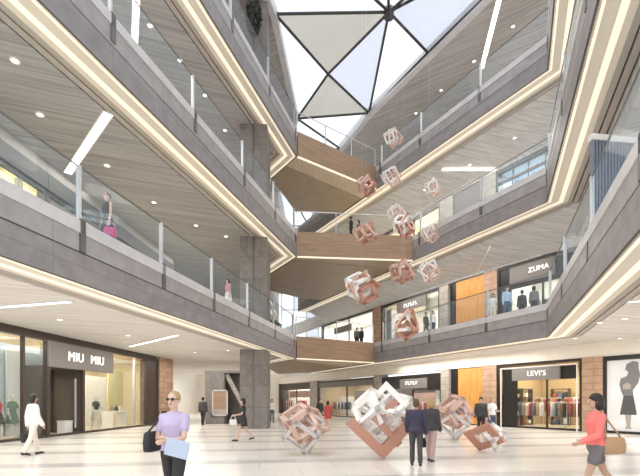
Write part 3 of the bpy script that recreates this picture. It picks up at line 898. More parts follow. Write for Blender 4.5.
fig = flat(pp, [(fx - .28, 2.0), (fx - .36, 2.35), (fx - .30, 2.62), (fx - .05, 2.72), (fx + .02, 2.9), (fx - .12, 3.05), (fx - .05, 3.3), (fx + .2, 3.42), (fx + .42, 3.36), (fx + .44, 3.05), (fx + .5, 2.75), (fx + .42, 2.4), (fx + .2, 2.05), (fx + .22, 1.75), (fx - .18, 1.75)], -0.01, gr, 'printed_figure')
flat(pp, [(fx - .18, 1.8), (fx + .22, 1.8), (fx + .3, 1.35), (fx + .36, 0.9), (fx - .34, 0.9), (fx - .25, 1.4)], -0.014, dk, 'printed_skirt')
flat(pp, [(fx - .12, 0.9), (fx + .14, 0.9), (fx + .10, 0.35), (fx + .16, 0.24), (fx - .12, 0.24), (fx - .06, 0.4)], -0.014, sk, 'printed_legs')
flat(pp, [(fx - .2, 2.1), (fx + .1, 2.12), (fx + .14, 2.3), (fx - .02, 2.42), (fx - .2, 2.32)], -0.016, sk, 'printed_face')

pier(583, 604, WALL_R, 0, 3.75, 'wood_pier', 'timber block pier between the denim shop and the poster')
s4 = Shop(497.5, 583, WALL_R, 0, 3.74, "LEVI'S denim shop front with warm lit interior, east ground floor", 'black', 4.5, 'room_amber', 70, (1, 0.88, 0.66))
mb = MB(); x0, x1 = s4.x(501.5), s4.x(578.5)
mb.box(x0, x0 + 0.06, -0.11, -0.07, 0, 3.5); mb.box(x1 - 0.06, x1, -0.11, -0.07, 0, 3.5); mb.box(x0, x1, -0.11, -0.07, 3.44, 3.5)
mb.build('white_outline', M['white'], s4.root)
s4.panel(503, 517, 0, 3.4, 'black', -0.02, 0.1, 'side_panel')
sp = s4.panel(513.5, 561, 2.72, 3.42, 'grey_sign', -0.16, 0.2, 'sign_panel')
lettering("LEVI'S", 0.40, sp, s4.x(538), -0.18, 3.08, M['white_letter'])
s4.panel(561, 577, 2.72, 3.42, 'black', -0.02, 0.1, 'header_panel')
s4.glass(517, 546, z1=2.72); s4.mullion(546.5, z1=2.72, w=0.05); s4.glass(547, 577, z1=2.72)
RC0 = None
RC = [('red', (0.45, 0.07, 0.06)), ('white', (0.8, 0.78, 0.75)), ('denim blue', (0.10, 0.14, 0.26)), ('tan', (0.5, 0.33, 0.18)), ('black', (0.03, 0.03, 0.03))]
DC = [('denim blue', (0.10, 0.14, 0.26)), ('tan', (0.5, 0.33, 0.18)), ('white', (0.8, 0.78, 0.75)), ('red', (0.45, 0.07, 0.06))]
L4 = lambda x_, y_: s4.mtx @ Vector((x_, y_, 0.03))
for k_, (sx_, sy_, rz_, wh_) in enumerate(((0.12, 1.75, 90, 'along its far side wall, closest to the glass'), (0.12, 3.0, 90, 'along its far side wall, in the corner'), (0.9, 4.2, 0, 'against its back wall'))):
    sm_ = s4.mtx @ Matrix.Translation((sx_, sy_, 0.03)) @ Matrix.Rotation(R(rz_ - 180 if rz_ else 0), 4, 'Z')
    sh = empty('shelf_unit', (0, 0, 0)); sh.matrix_world = sm_; tag(sh, 'dark shelf unit in the denim shop ' + wh_, 'shelf')
    for zz in (0.05, 0.6, 1.15, 1.7, 2.25):
        mb = MB(); mb.box(0.05, 1.05, 0, 0.3, zz, zz + 0.05); mb.build('shelf', M['brown_black'], sh)
    for xx in (0.0, 1.05):
        mb = MB(); mb.box(xx, xx + 0.05, 0, 0.32, 0, 2.3); mb.build('side_panel', M['brown_black'], sh)
    for q_ in range(12):
        cn, cc = RC[(q_ * 2 + k_) % 5]
        mb = MB(); mb.box(-0.12, 0.12, -0.11, 0.11, 0, 0.22 + 0.05 * (q_ % 3))
        o = mb.build('folded_clothes', pm(cn, cc))
        bv = o.modifiers.new('b', 'BEVEL'); bv.width = 0.02; bv.segments = 2
        o.matrix_world = sm_ @ Matrix.Translation((0.22 + 0.33 * (q_ % 3), 0.15, 0.101 + 0.55 * (q_ // 3)))
        tag(o, f'{cn} folded clothes on the shelves of the denim shop', 'clothes', f'{cn} folded clothes in the denim shop')
GD = ('on the racks of the denim shop', 'in the denim shop')
clothes_rack(L4(0.9, 0.8), s4.yaw, 1.5, DC, 'clothes rack beside the black panel in the denim shop', *GD)
clothes_rack(L4(2.6, 0.8), s4.yaw, 1.1, RC, 'clothes rack just beyond the glass under the middle of the denim shop sign', *GD)
clothes_rack(L4(3.85, 0.8), s4.yaw, 0.8, [RC[0], RC[3]], 'shortest clothes rack in the denim shop, near the poster side', *GD)
clothes_rack(L4(1.2, 1.9), s4.yaw, 1.6, [RC[0], RC[4], RC[3]], 'taller clothes rack in the second row of the denim shop, before the shelves', *GD, 1.7)
clothes_rack(L4(3.0, 1.9), s4.yaw, 1.4, [RC[0], RC[0], RC[1]], 'taller clothes rack of mostly red garments in the second row of the denim shop', *GD, 1.7)

pier(483.5, 497.5, WALL_R, 0, 3.75, 'wood_pier', 'timber block pier beside the amber panel on the east ground floor')
def timber(u0, u1, z0, z1, label):
    a, d, W = frame_at(u0 + 0.05, u1 - 0.05, WALL_R); yw = math.atan2(d.y, d.x)
    r = empty('timber_panel', (a.x, a.y, z0), yw); tag(r, label, 'wall panel')
    n = 4
    for i in range(n):
        mb = MB(); mb.box(W * i / n + 0.008, W * (i + 1) / n - 0.008, 0.0, 0.08, 0.06, z1 - z0 - 0.02); mb.build('board', M['orange_wood'], r)
    mb = MB(); mb.box(0.05, W - 0.05, 0.08, 0.2, 0, z1 - z0); mb.build('backing', M['brown_black'], r)
timber(458, 483.5, 0, 3.70, 'amber timber panel between piers on the east ground floor')
pier(450, 458, WALL_R, 0, 3.75, 'black', 'black recessed strip beside the ground floor amber panel', 0.1, 0.6)
pier(442, 450, WALL_R, 0, 3.75, 'stone_pier', 'narrow pale stone pier beside the dark shop on the east ground floor')
s5 = Shop(382.5, 442, WALL_R, 0, 3.5, 'dark shopfront with grey sign behind the largest sculpture, east ground floor', 'black', 4.0, 'room_dark', 45, (1, 0.8, 0.75))
sp = s5.panel(401, 428, 2.5, 3.25, 'grey_sign', -0.12, 0.14, 'sign_panel'); blur_mark(sp, s5.x(413), -0.12, 2.92, 1.5, 0.24, 5, M['white_letter'])
s5.panel(428, 441, 2.35, 3.4, 'black', -0.04, 0.1, 'header_panel'); s5.panel(384, 401, 2.5, 3.4, 'black', -0.04, 0.1, 'header_panel')
s5.panel(435.5, 439.8, 1.0, 2.3, 'white', 0.5, 0.1, 'display_backdrop'); s5.panel(412, 435, 0.2, 2.2, 'copper_light', 1.8, 0.1, 'display_backdrop')['label'] = 'pink display backdrop'
s5.glass(384, 412, z1=2.5); s5.mullion(412.5, z1=2.4); s5.glass(413, 441, z1=2.4)
clothes_rack(s5.world(390, 1.2), s5.yaw, 1.8, RC, 'clothes rack in the dark shop behind the largest sculpture', 'in the dark shop', 'in the dark shop')
clothes_rack(s5.world(416, 0.8), s5.yaw, 1.8, [RC[0], RC[1], RC[0]], 'clothes rack before the pink backdrop of the dark shop', 'in the dark shop', 'in the dark shop')
pier(374.5, 382.5, WALL_R, 0, 3.75, 'stone_pier', 'pale stone pier between the dark shop and the cream lit shop')
s6 = Shop(318, 374.5, WALL_R, 0, 3.6, 'cream lit clothes shop front with dark frame, east ground floor', 'brown_black', 4.5, 'room_amber', 40, (1, 0.95, 0.88))
s6.panel(319, 374, 2.95, 3.5, 'grey_sign', -0.02, 0.1, 'header_panel'); s6.panel(321, 338, 1.0, 2.9, 'room_blue', 2.6, 0.1, 'display_backdrop')['label'] = 'blue grey display backdrop'; s6.panel(340, 353, 0.2, 2.0, 'white', 2.4, 0.1, 'display_backdrop')['label'] = 'white display backdrop'; s6.panel(355, 373, 0.2, 2.6, 'room_dark', 2.8, 0.1, 'display_backdrop')['label'] = 'dark display backdrop'
s6.glass(319, 346, z1=2.95); s6.mullion(346.5, z1=2.95); s6.glass(347, 373.5, z1=2.95)
clothes_rack(s6.world(322, 1.9), s6.yaw, 2.6, [RC[4], RC[0], RC[4], RC[3]], 'clothes rack at the far end of the cream lit shop', 'in the cream lit shop', 'in the cream lit shop')
clothes_rack(s6.world(338, 1.2), s6.yaw, 2.4, [RC[1], RC[4], RC[2]], 'clothes rack in the middle of the cream lit shop', 'in the cream lit shop', 'in the cream lit shop')
clothes_rack(s6.world(354, 0.8), s6.yaw, 2.2, [RC[1], RC[1], RC[4]], 'clothes rack near the stone pier of the cream lit shop', 'in the cream lit shop', 'in the cream lit shop')
pier(311, 318, WALL_R, 0, 3.75, 'stone_pier', 'pale stone pier between the red shop and the cream lit shop')
s7 = Shop(281, 311, WALL_R, 0, 3.6, 'shopfront with red goods at the far end of the east ground floor', 'brown_black', 4.0, 'room_dark', 45, (1, 0.85, 0.8))
s7.panel(282, 310.5, 2.9, 3.5, 'brown_black', -0.02, 0.1, 'header_panel'); s7.glass(282, 296, z1=2.9); s7.mullion(296.3, z1=2.9); s7.glass(296.6, 310, z1=2.9)
s7.panel(283, 309, 2.0, 2.8, mk := ('copper'), 1.2, 0.1, 'display_shelf')
clothes_rack(s7.world(284, 0.7), s7.yaw, 2.2, [RC[0], RC[1], RC[0]], 'clothes rack in the red shop beside the mullion', 'in the red shop', 'in the red shop', 1.6)
clothes_rack(s7.world(299, 1.6), s7.yaw, 2.0, [RC[0], RC[0], RC[4]], 'clothes rack in the red shop next to the stone pier', 'in the red shop', 'in the red shop', 1.6)
pier(279.5, 281, WALL_R, 0, 3.75, 'brown_black', 'dark pier at the far end of the east shops')

# ---- east second storey
Z2 = 5.9
s8 = Shop(498, 575, WALL_R, Z2, 3.6, 'black framed ZUMA shop with grey sign, east second storey', 'black', 4.0, 'room_cream', 45, (1, 0.96, 0.9))
s8.panel(500, 511, 0, 3.45, 'black', -0.02, 0.1, 'side_panel')
sp = s8.panel(511, 556, 2.45, 3.42, 'grey_sign', -0.14, 0.16, 'sign_panel'); lettering('ZUMA', 0.40, sp, s8.x(540), -0.16, 3.0, M['white_letter'])
s8.panel(511, 574, 2.2, 2.45, 'black', -0.08, 0.16, 'lintel'); s8.panel(556, 574, 2.45, 3.42, 'black', -0.02, 0.1, 'header_panel')
s8.glass(511, 542, z1=2.2); s8.mullion(542.5, z1=2.2); s8.glass(543, 574, z1=2.2)
clothes_rack(s8.world(515, 2.0), s8.yaw, 1.6, [RC[4], RC[1], RC[4]], 'clothes rack at the black side panel of the ZUMA shop', 'in the ZUMA shop', 'in the ZUMA shop')
clothes_rack(s8.world(534, 0.9), s8.yaw, 1.6, [RC[4], RC[4], RC[1]], 'clothes rack under the lettering of the ZUMA shop', 'in the ZUMA shop', 'in the ZUMA shop')
pier(485, 498, WALL_R, Z2, 9.52, 'wood_pier', 'timber block pier beside the ZUMA shop')
timber(456, 485, Z2, 9.5, 'amber timber panel between piers on the east second storey')
pier(449, 456, WALL_R, Z2, 9.52, 'black', 'black recessed strip beside the second storey amber panel', 0.1, 0.6)
pier(440.5, 449, WALL_R, Z2, 9.52, 'stone_pier', 'pale stone pier beside the second storey white shop')
s9 = Shop(382, 440.5, WALL_R, Z2, 3.6, 'shopfront with olive sign and pale goods, east second storey', 'black', 4.0, 'room_cream', 45, (1, 0.97, 0.95))
sp = s9.panel(398, 427, 2.65, 3.4, 'grey_sign', -0.12, 0.14, 'sign_panel'); blur_mark(sp, s9.x(412), -0.12, 3.02, 1.6, 0.26, 6, M['white_letter'])
s9.glass(383, 411, z1=3.45); s9.mullion(411.5); s9.glass(412, 440, z1=3.45)
s9.panel(384, 391, 0.1, 3.3, 'louvre', 0.5, 0.1, 'display_backdrop'); s9.panel(425, 440, 2.3, 3.3, 'cream', 0.4, 0.1, 'display_backdrop')
clothes_rack(s9.world(392, 1.2), s9.yaw, 2.0, [RC[1], ('lilac', (0.5, 0.42, 0.6)), RC[1], RC[3]], 'clothes rack in the olive sign shop', 'in the olive sign shop', 'in the olive sign shop')
pier(374, 382, WALL_R, Z2, 9.52, 'wood_pier', 'timber pier between the two pale shops of the east second storey')
s10 = Shop(322, 374, WALL_R, Z2, 3.6, 'bright white shopfront above the lowest footbridge, east second storey', 'black', 4.0, 'white', 60, (1, 1, 1))
s10.glass(323, 348, z1=3.45); s10.mullion(348.5); s10.glass(349, 373.5, z1=3.45)
sp = s10.panel(335, 352, 2.3, 2.9, 'grey_sign', -0.12, 0.12, 'sign_panel')
s11 = Shop(576, 690, WALL_R, Z2, 3.6, 'dark glazed shopfront at the near end of the east second storey', 'black', 3.0, 'room_blue', 20)
for a_, b_ in ((577, 612), (613, 648), (649, 688)): s11.glass(a_, b_, z1=3.45)
# louvre screen
scr = empty('slatted_screen', (8.45, 13.3, Z2), 0.15); tag(scr, 'slate blue slatted screen behind the near east balustrade', 'screen')
for i in range(15):
    mb = MB(); mb.box(i * 0.11, i * 0.11 + 0.05, 0, 0.12, 0.05, 3.75); mb.build('slat', M['louvre'], scr)
mb = MB(); mb.box(-0.05, 1.68, -0.03, 0.15, 3.75, 3.92); mb.build('top_rail', M['white'], scr)
mb = MB(); mb.box(-0.05, 1.68, -0.03, 0.15, 0.0, 0.06); mb.build('bottom_rail', M['steel'], scr)

# ---- east third storey
Z3 = 12.3
s12 = Shop(497, 575, WALL_R, Z3, 3.1, 'row of blue white windows, east third storey', 'dark_steel', 3.0, 'room_blue', 55, (0.9, 0.95, 1))
for a_, b_ in ((498, 512), (513, 528), (529, 545), (546, 574)):
    s12.glass(a_, b_, z1=2.95)
for u in (512.5, 528.5, 545.5): s12.mullion(u, mk='dark_steel')
s12.panel(498, 574, 2.3, 2.45, 'dark_steel', 0.0, 0.1, 'transom')
s12.panel(515, 526, 0.4, 2.0, 'louvre', 1.2, 0.1, 'display_backdrop'); s12.panel(532, 542, 0.2, 1.6, 'white', 1.2, 0.1, 'display_backdrop')
pier(481, 497, WALL_R, Z3, 15.45, 'stone_pier', 'pale stone pier beside the third storey blue windows')
pier(454, 481, WALL_R, Z3, 15.45, 'grey_sign', 'olive grey wall panel on the east third storey', 0.0, 0.5)
pier(441, 454, WALL_R, Z3, 15.45, 'stone_pier', 'pale pier beside the olive grey panel')
s13 = Shop(330, 441, WALL_R, Z3, 3.1, 'pale shopfront at the far end of the east third storey', 'dark_steel', 3.0, 'room_cream', 45)
for a_, b_ in ((332, 358), (359, 386), (387, 413), (414, 440)): s13.glass(a_, b_, z1=2.95)
for u in (358.5, 386.5, 413.5): s13.mullion(u, mk='dark_steel')

# ---- stone kiosk behind the column, west passage
k = empty('stone_kiosk', (-7.75, 29.0, 0), 0.0); tag(k, 'dark grey stone kiosk with a framed board behind the column', 'kiosk')
mb = MB(); mb.box(0, 1.3, 0, 2.2, 0, 3.45); mb.build('stone_block', M['column'], k)
mb = MB(); mb.box(1.3, 2.6, 0.9, 2.2, 0, 3.45); mb.build('recess_panel', M['room_dark'], k)
mb = MB(); mb.box(0, 2.6, -0.02, 2.2, 3.45, 3.6); mb.build('top_slab', M['column'], k)
mb = MB(); mt = Matrix.Translation((1.35, 0.3, 3.4)) @ Matrix.Rotation(R(62), 4, 'Y'); mb.box(0, 3.5, 0, 0.4, -0.14, 0.14, 0, mt); mb.build('slanting_beam', M['stone_pier'], k)
mb = MB(); mb.box(0.55, 1.5, -0.1, -0.03, 0.65, 2.25); bd = mb.build('board', M['wood'], k)
mb = MB(); mb.box(0.50, 0.58, -0.14, -0.02, 0.55, 2.3); mb.box(1.47, 1.55, -0.14, -0.02, 0.55, 2.3); mb.box(0.5, 1.55, -0.14, -0.02, 2.22, 2.3); mb.box(0.5, 1.55, -0.14, -0.02, 0.55, 0.65)
mb.build('board_frame', M['curb'], k)
mb = MB(); mb.box(0.58, 1.47, -0.12, -0.1, 0.66, 1.0); mb.build('board_caption', M['ceiling_trim'], k)

# ---- plants
def shrub(loc, r, h, n, leafm, label, name='potted_shrub', pot=(0.3, 0.45), mid=0.55, ext=0.5):
    t = empty(name, loc); tag(t, label, 'plant')
    mb = MB(); mb.lathe([(pot[0] * 0.75, 0), (pot[0], pot[1]), (pot[0] * 0.9, pot[1]), (pot[0] * 0.85, pot[1] - 0.05), (0.01, pot[1] - 0.05)], 18); mb.build('pot', M['pot'], t)
    mb = MB(); mb.tube((0, 0, pot[1] - 0.06), (0, 0, h * 0.75), 0.04, 0.02, 8)
    for i in range(7):
        a = i * 2.4; mb.tube((0, 0, h * (0.3 + 0.06 * i)), (r * 0.7 * math.cos(a), r * 0.7 * math.sin(a), h * (0.5 + 0.06 * i)), 0.015, 0.008, 6)
    mb.build('stem', M['bark'], t)
    mb = MB(); rnd = random.Random(3)
    zc = pot[1] + (h - pot[1]) * mid; zr = (h - pot[1]) * ext
    for i in range(n):
        d = Vector((rnd.gauss(0, 1), rnd.gauss(0, 1), rnd.gauss(0, 1))).normalized() * (rnd.random() ** 0.4)
        p = Vector((d.x * r, d.y * r, zc + d.z * zr))
        q = Euler((rnd.uniform(0, 6.3), rnd.uniform(0, 6.3), rnd.uniform(0, 6.3))).to_matrix()
        L = 0.09 + 0.06 * rnd.random(); w_ = L * 0.4
        mb.add([p + q @ Vector(x) for x in ((-L, 0, 0), (0, w_, 0.02), (L, 0, 0), (0, -w_, 0.02))], [(0, 1, 2), (0, 2, 3)])
    mb.build('foliage', leafm, t)
shrub((-3.45, 22.4, 18.52), 0.42, 3.8, 900, M['leaf_dark'], 'dark potted shrub behind the topmost west balustrade', mid=0.78, ext=0.3)
# low planter at the west corner of the second storey
t = empty('planter_box', (-2.9, 27.6, 5.82), R(75)); tag(t, 'low planter of green leaves at the second storey corner before the footbridge', 'planter')
mb = MB(); mb.box(-0.7, 0.7, -0.2, 0.2, 0, 0.42); mb.build('trough', M['pot'], t)
mb = MB(); rnd = random.Random(5)
for i in range(420):
    p = Vector((rnd.uniform(-0.68, 0.68), rnd.uniform(-0.22, 0.22), 0.4 + rnd.random() * 0.42)); q = Euler((rnd.uniform(0, 6), rnd.uniform(0, 6), rnd.uniform(0, 6))).to_matrix(); L = 0.1; w_ = 0.04
    mb.add([p + q @ Vector(x) for x in ((-L, 0, 0), (0, w_, 0.02), (L, 0, 0), (0, -w_, 0.02))], [(0, 1, 2), (0, 2, 3)])
mb.build('foliage', M['leaf'], t)
# ------------------------------------------------------------------ people
SKIN = {'light': mat('skin_light', (0.66, 0.44, 0.34), 0.5), 'tan': mat('skin_tan', (0.52, 0.32, 0.23), 0.5)}
HAIR = {'black': mat('hair_black', (0.018, 0.014, 0.012), 0.5), 'brown': mat('hair_brown', (0.10, 0.055, 0.03), 0.5), 'blond': mat('hair_blond', (0.42, 0.29, 0.14), 0.5)}
M['eye'] = mat('eye_dark', (0.02, 0.015, 0.012), 0.2)
M['lip'] = mat('lip', (0.42, 0.13, 0.12), 0.5)
M['dummy'] = mat('mannequin_white', (0.80, 0.76, 0.70), 0.4)

def oval(c, rx, ry, n=16, lean=None):
    return [Vector((c[0] + rx * math.cos(2 * math.pi * i / n), c[1] + ry * math.sin(2 * math.pi * i / n), c[2])) for i in range(n)]

def chain(mb, pts, rad, infl=0.0, n=10):
    for i in range(len(pts) - 1):
        mb.tube(pts[i], pts[i + 1], rad[i] + infl, rad[i + 1] + infl, n, roundcap=True)

def person(loc, heading, H=1.68, sex='f', legs=((8, 4), (-8, 10)), arms=((0, 8, 12, 0), (0, 8, 12, 0)), skin='light', hair=('bob', 'black'),
           top=None, sleeves='short', trousers=None, skirt=None, jacket=None, shoes=(0.03, 0.03, 0.03), label='', cat='person', name='person',
           vox=0.011, head_turn=0.0, glasses=False, group=None, dummy=False, lean=0.0):
    """faces local -Y; arms = (forward, out, elbow, inward) degrees for the person's left (+X) and right (-X)"""
    s = H / 1.70
    wsh = 0.156 if sex == 'f' else 0.19
    whp = 0.088; bulk = 1.0 if sex == 'f' else 1.12
    root = empty(name, loc, heading); tag(root, label, cat, group)
    # legs first: drop the pelvis so the lower foot stands on the ground
    J = {}
    zs = []
    for i, (hp, kn) in enumerate(legs):
        a = R(hp); b = R(hp - kn)
        kz = -0.42 * math.cos(a); az = kz - 0.41 * math.cos(b)
        zs.append(az)
    zp = 0.085 - min(zs)
    lg = []
    for i, (hp, kn) in enumerate(legs):
        sd = 1 if i == 0 else -1
        a = R(hp); b = R(hp - kn)
        h_ = Vector((sd * whp, 0, zp)); k_ = h_ + Vector((sd * 0.005, -math.sin(a), -math.cos(a))) * 0.42
        a_ = k_ + Vector((0, -math.sin(b), -math.cos(b))) * 0.41
        pitch = R(hp - kn) * 0.6 if a_.z > 0.1 else 0.0
        tdir = Vector((sd * 0.12, -math.cos(pitch), math.sin(pitch) - 0.30 * (1 if True else 0))).normalized()
        if a_.z < 0.1: tdir = Vector((sd * 0.12, -0.95, -0.28)).normalized()
        lg.append((h_, k_, a_, a_ + tdir * 0.15, sd))
    dz = zp - 0.90
    def Z(z): return z + dz
    def LN(p):  # lean of the upper body about the pelvis
        t = R(lean); q = Vector(p) - Vector((0, 0, zp)); 
        return Vector((q.x, q.y * math.cos(t) - q.z * math.sin(t), q.y * math.sin(t) + q.z * math.cos(t))) + Vector((0, 0, zp))
    torso = [(0.84, 0.155, 0.105, 0.005), (0.92, 0.172 if sex == 'f' else 0.165, 0.118, 0.01), (1.0, 0.150, 0.102, 0.0), (1.07, 0.122 * bulk, 0.088 * bulk, -0.005), (1.17, 0.135 * bulk, 0.098 * bulk, -0.01),
             (1.27, 0.152 * bulk, 0.115 * bulk, -0.012), (1.35, 0.158 * bulk, 0.098 * bulk, 0.0), (1.400, 0.118 * bulk, 0.072, 0.01), (1.44, 0.07, 0.055, 0.012)]
    def trings(z0, z1, infl, flare=None):
        out = []
        for z, rx, ry, yo in torso:
            if z0 - 1e-6 <= z <= z1 + 1e-6:
                out.append([LN(p) for p in oval((0, yo, Z(z)), rx + infl, ry + infl)])
        return out
    arm = []
    for i, (fw, ou, el, inw) in enumerate(arms):
        sd = 1 if i == 0 else -1
        f = R(fw); o = R(ou); e = R(fw + el); w = R(inw)
        sh = Vector((sd * wsh, 0.008, Z(1.362)))
        ud = Vector((sd * math.sin(o), -math.sin(f) * math.cos(o), -math.cos(f) * math.cos(o)))
        eb = sh + ud * 0.285
        fd = Vector((-sd * math.sin(w) + sd * math.sin(o) * 0.5, -math.sin(e) * math.cos(w), -math.cos(e) * math.cos(w))).normalized()
        wr = eb + fd * 0.245
        arm.append([LN(x) for x in (sh, eb, wr)] + [fd, sd])
    # ---- body: one continuous surface
    b = MB()
    b.rings(trings(0.84, 1.44, 0.0))
    for h_, k_, a_, t_, sd in lg:
        chain(b, [h_, h_.lerp(k_, 0.5), k_, k_.lerp(a_, 0.35), a_], [0.083, 0.072, 0.05, 0.052, 0.034])
        chain(b, [a_ + Vector((0, 0.03, -0.035)), a_.lerp(t_, 0.6) + Vector((0, 0, -0.01)), t_ + Vector((0, 0, 0.0))], [0.034, 0.032, 0.024])
    for sh, eb, wr, fd, sd in arm:
        k = 1.0 if sex == 'f' else 1.15
        chain(b, [Vector((sd * 0.10, 0.01, 0)) + LN((0, 0, Z(1.362))) - LN((0, 0, 0)) * 0 - Vector((0, 0, 0)), sh, sh.lerp(eb, 0.5), eb, eb.lerp(wr, 0.3), wr], [0.05 * k, 0.047 * k, 0.042 * k, 0.034 * k, 0.034 * k, 0.024 * k])
        # hand: palm, four unequal fingers and a thumb
        ax = fd.normalized(); sidev = Vector((0, -1, 0)) if abs(ax.y) < 0.7 else Vector((0, 0, 1))
        sidev = (sidev - ax * sidev.dot(ax)).normalized(); nr = ax.cross(sidev)
        if nr.x * sd > 0: nr = -nr   # palm faces the body
        pc = wr + ax * 0.045
        rot = Matrix((sidev, nr, ax)).transposed()
        b.ellipsoid(pc, (0.038, 0.016, 0.052), 12, 8, 0, rot)
        for q, (ofs, L) in enumerate(((0.027, 0.068), (0.009, 0.076), (-0.009, 0.070), (-0.026, 0.055))):
            p0 = wr + ax * 0.08 + sidev * ofs; d1 = (ax + nr * 0.25).normalized(); d2 = (ax + nr * 0.8).normalized()
            p1 = p0 + d1 * L * 0.5; p2 = p1 + d2 * L * 0.5
            chain(b, [p0 - ax * 0.02, p1, p2], [0.0095, 0.009, 0.0075], n=7)
        p0 = wr + ax * 0.025 + sidev * 0.03; p1 = p0 + (sidev * 0.7 + ax * 0.7).normalized() * 0.038; p2 = p1 + (ax + nr * 0.3).normalized() * 0.03
        chain(b, [p0, p1, p2], [0.012, 0.0105, 0.008], n=7)
    nk = [LN((0, 0.012, Z(1.40))), LN((0, 0.0, Z(1.50)))]
    chain(b, nk, [0.055, 0.05])
    hc = LN((0, -0.012, Z(1.588))); tr = Matrix.Rotation(head_turn, 3, 'Z')
    b.ellipsoid(hc + Vector((0, 0, 0.012)), (0.073, 0.092, 0.098), 16, 10)
    b.ellipsoid(hc + tr @ Vector((0, -0.025, -0.055)), (0.052, 0.060, 0.058), 14, 8)
    b.tube(hc + tr @ Vector((0, -0.085, 0.02)), hc + tr @ Vector((0, -0.108, -0.022)), 0.010, 0.016, 8, roundcap=True)
    for sd in (-1, 1):
        b.ellipsoid(hc + tr @ Vector((sd * 0.074, 0.008, -0.005)), (0.012, 0.022, 0.032), 8, 6)
    sm_ = M['dummy'] if dummy else SKIN[skin]
    body = remesh_build(b, 'body', sm_, root, vox * 0.9, 3)
    body.scale = (s, s, s)
    def cloth(mb, nm, m_, v=None, it=4):
        o = remesh_build(mb, nm, m_, root, v or vox, it); o.scale = (s, s, s); return o
    def leg_cloth(mb, infl, upto=1.0):
        for h_, k_, a_, t_, sd in lg:
            if upto >= 1: chain(mb, [h_, h_.lerp(k_, 0.5), k_, k_.lerp(a_, 0.35), a_ + (k_ - a_) * 0.06], [0.086, 0.074, 0.055, 0.058, 0.05], infl)
            else: chain(mb, [h_, h_.lerp(k_, 0.5), h_.lerp(k_, upto)], [0.088, 0.082, 0.076], infl)
    if trousers is not None:
        mb = MB(); mb.rings(trings(0.84, 1.07, 0.010)); leg_cloth(mb, 0.012, trousers[1] if len(trousers) > 1 else 1.0)
        cloth(mb, 'shorts' if len(trousers) > 1 else 'trousers', trousers[0])
    if skirt is not None:   # (material, hem height, flare)
        mb = MB(); m_, hem, fl_ = skirt
        r0 = [[LN(p) for p in oval((0, 0.0, Z(1.06)), 0.135, 0.10)], oval((0, 0.008, Z(0.93)), 0.185, 0.135), oval((0, 0.0, Z(0.93) * 0.5 + (hem) * 0.5), 0.185 + fl_ * 0.5, 0.15 + fl_ * 0.6), oval((0, 0, hem), 0.18 + fl_, 0.155 + fl_ * 1.2)]
        mb.rings(r0); cloth(mb, 'skirt', m_)
    def upper(mb, zlo, infl, slv):
        mb.rings(trings(zlo, 1.44, infl))
        for sh, eb, wr, fd, sd in arm:
            base = LN((sd * 0.10, 0.01, Z(1.362)))
            if slv == 'none': continue
            if slv == 'short': pts, rr = [base, sh, sh.lerp(eb, 0.55)], [0.046, 0.044, 0.044]
            else: pts, rr = [base, sh, sh.lerp(eb, 0.5), eb, wr], [0.048, 0.047, 0.044, 0.040, 0.034]
            chain(mb, pts, rr, infl)
    if top is not None:
        mb = MB(); upper(mb, 0.92 if trousers is not None else 1.0, 0.016, sleeves); cloth(mb, 'top', top)
    if jacket is not None:   # (material, hem)
        mb = MB(); upper(mb, 0.84, 0.03, 'long'); cloth(mb, 'jacket', jacket)
    if shoes is not None and not dummy:
        for h_, k_, a_, t_, sd in lg:
            mb = MB(); chain(mb, [a_ + Vector((0, 0.035, -0.04)), a_.lerp(t_, 0.6) + Vector((0, 0, -0.012)), t_ + Vector((0, -0.012, -0.002))], [0.040, 0.037, 0.029])
            mb.tube(a_ + Vector((0, 0.03, -0.04)), a_ + Vector((0, 0.03, -0.083)), 0.028, 0.026, 8)
            cloth(mb, 'shoe', pm('shoe%d' % int(sum(shoes) * 100), shoes, 0.45), 0.009, 2)
    if not dummy:
        e = MB()
        for sd in (-1, 1): e.ellipsoid(hc + tr @ Vector((sd * 0.031, -0.080, 0.012)), (0.012, 0.008, 0.008), 8, 6)
        o = e.build('eyes', M['eye'], root, True); o.scale = (s, s, s)
        e = MB(); e.ellipsoid(hc + tr @ Vector((0, -0.083, -0.050)), (0.022, 0.008, 0.008), 10, 6); o = e.build('mouth', M['lip'], root, True); o.scale = (s, s, s)
        style, hcol = hair
        hb = MB()
        if style == 'bun': hb.ellipsoid(hc + tr @ Vector((0, 0.024, 0.036)), (0.084, 0.096, 0.094), 16, 10)
        if style != 'bun': hb.ellipsoid(hc + tr @ Vector((0, 0.016, 0.040)), (0.088, 0.104, 0.096), 16, 10); hb.ellipsoid(hc + tr @ Vector((0, 0.030, 0.0)), (0.090, 0.088, 0.098), 16, 10)
        if style in ('bob', 'long'):
            low = -0.07 if style == 'bob' else -0.20
            hb.ellipsoid(hc + tr @ Vector((0, 0.045, low * 0.5)), (0.104, 0.082, 0.10 - low * 0.4), 14, 9)
            for sd in (-1, 1): hb.tube(hc + tr @ Vector((sd * 0.07, 0.01, 0.05)), hc + tr @ Vector((sd * 0.078, 0.03, low)), 0.022, 0.016, 8, roundcap=True)
        if style == 'bun':
            hb.ellipsoid(hc + tr @ Vector((0, 0.115, 0.05)), (0.045, 0.045, 0.045), 10, 8)
        if style == 'ponytail':
            hb.tube(hc + tr @ Vector((0, 0.10, 0.05)), hc + tr @ Vector((0, 0.14, -0.16)), 0.035, 0.014, 8, roundcap=True)
        o = remesh_build(hb, 'hair', HAIR[hcol], root, 0.011, 2); o.scale = (s, s, s)
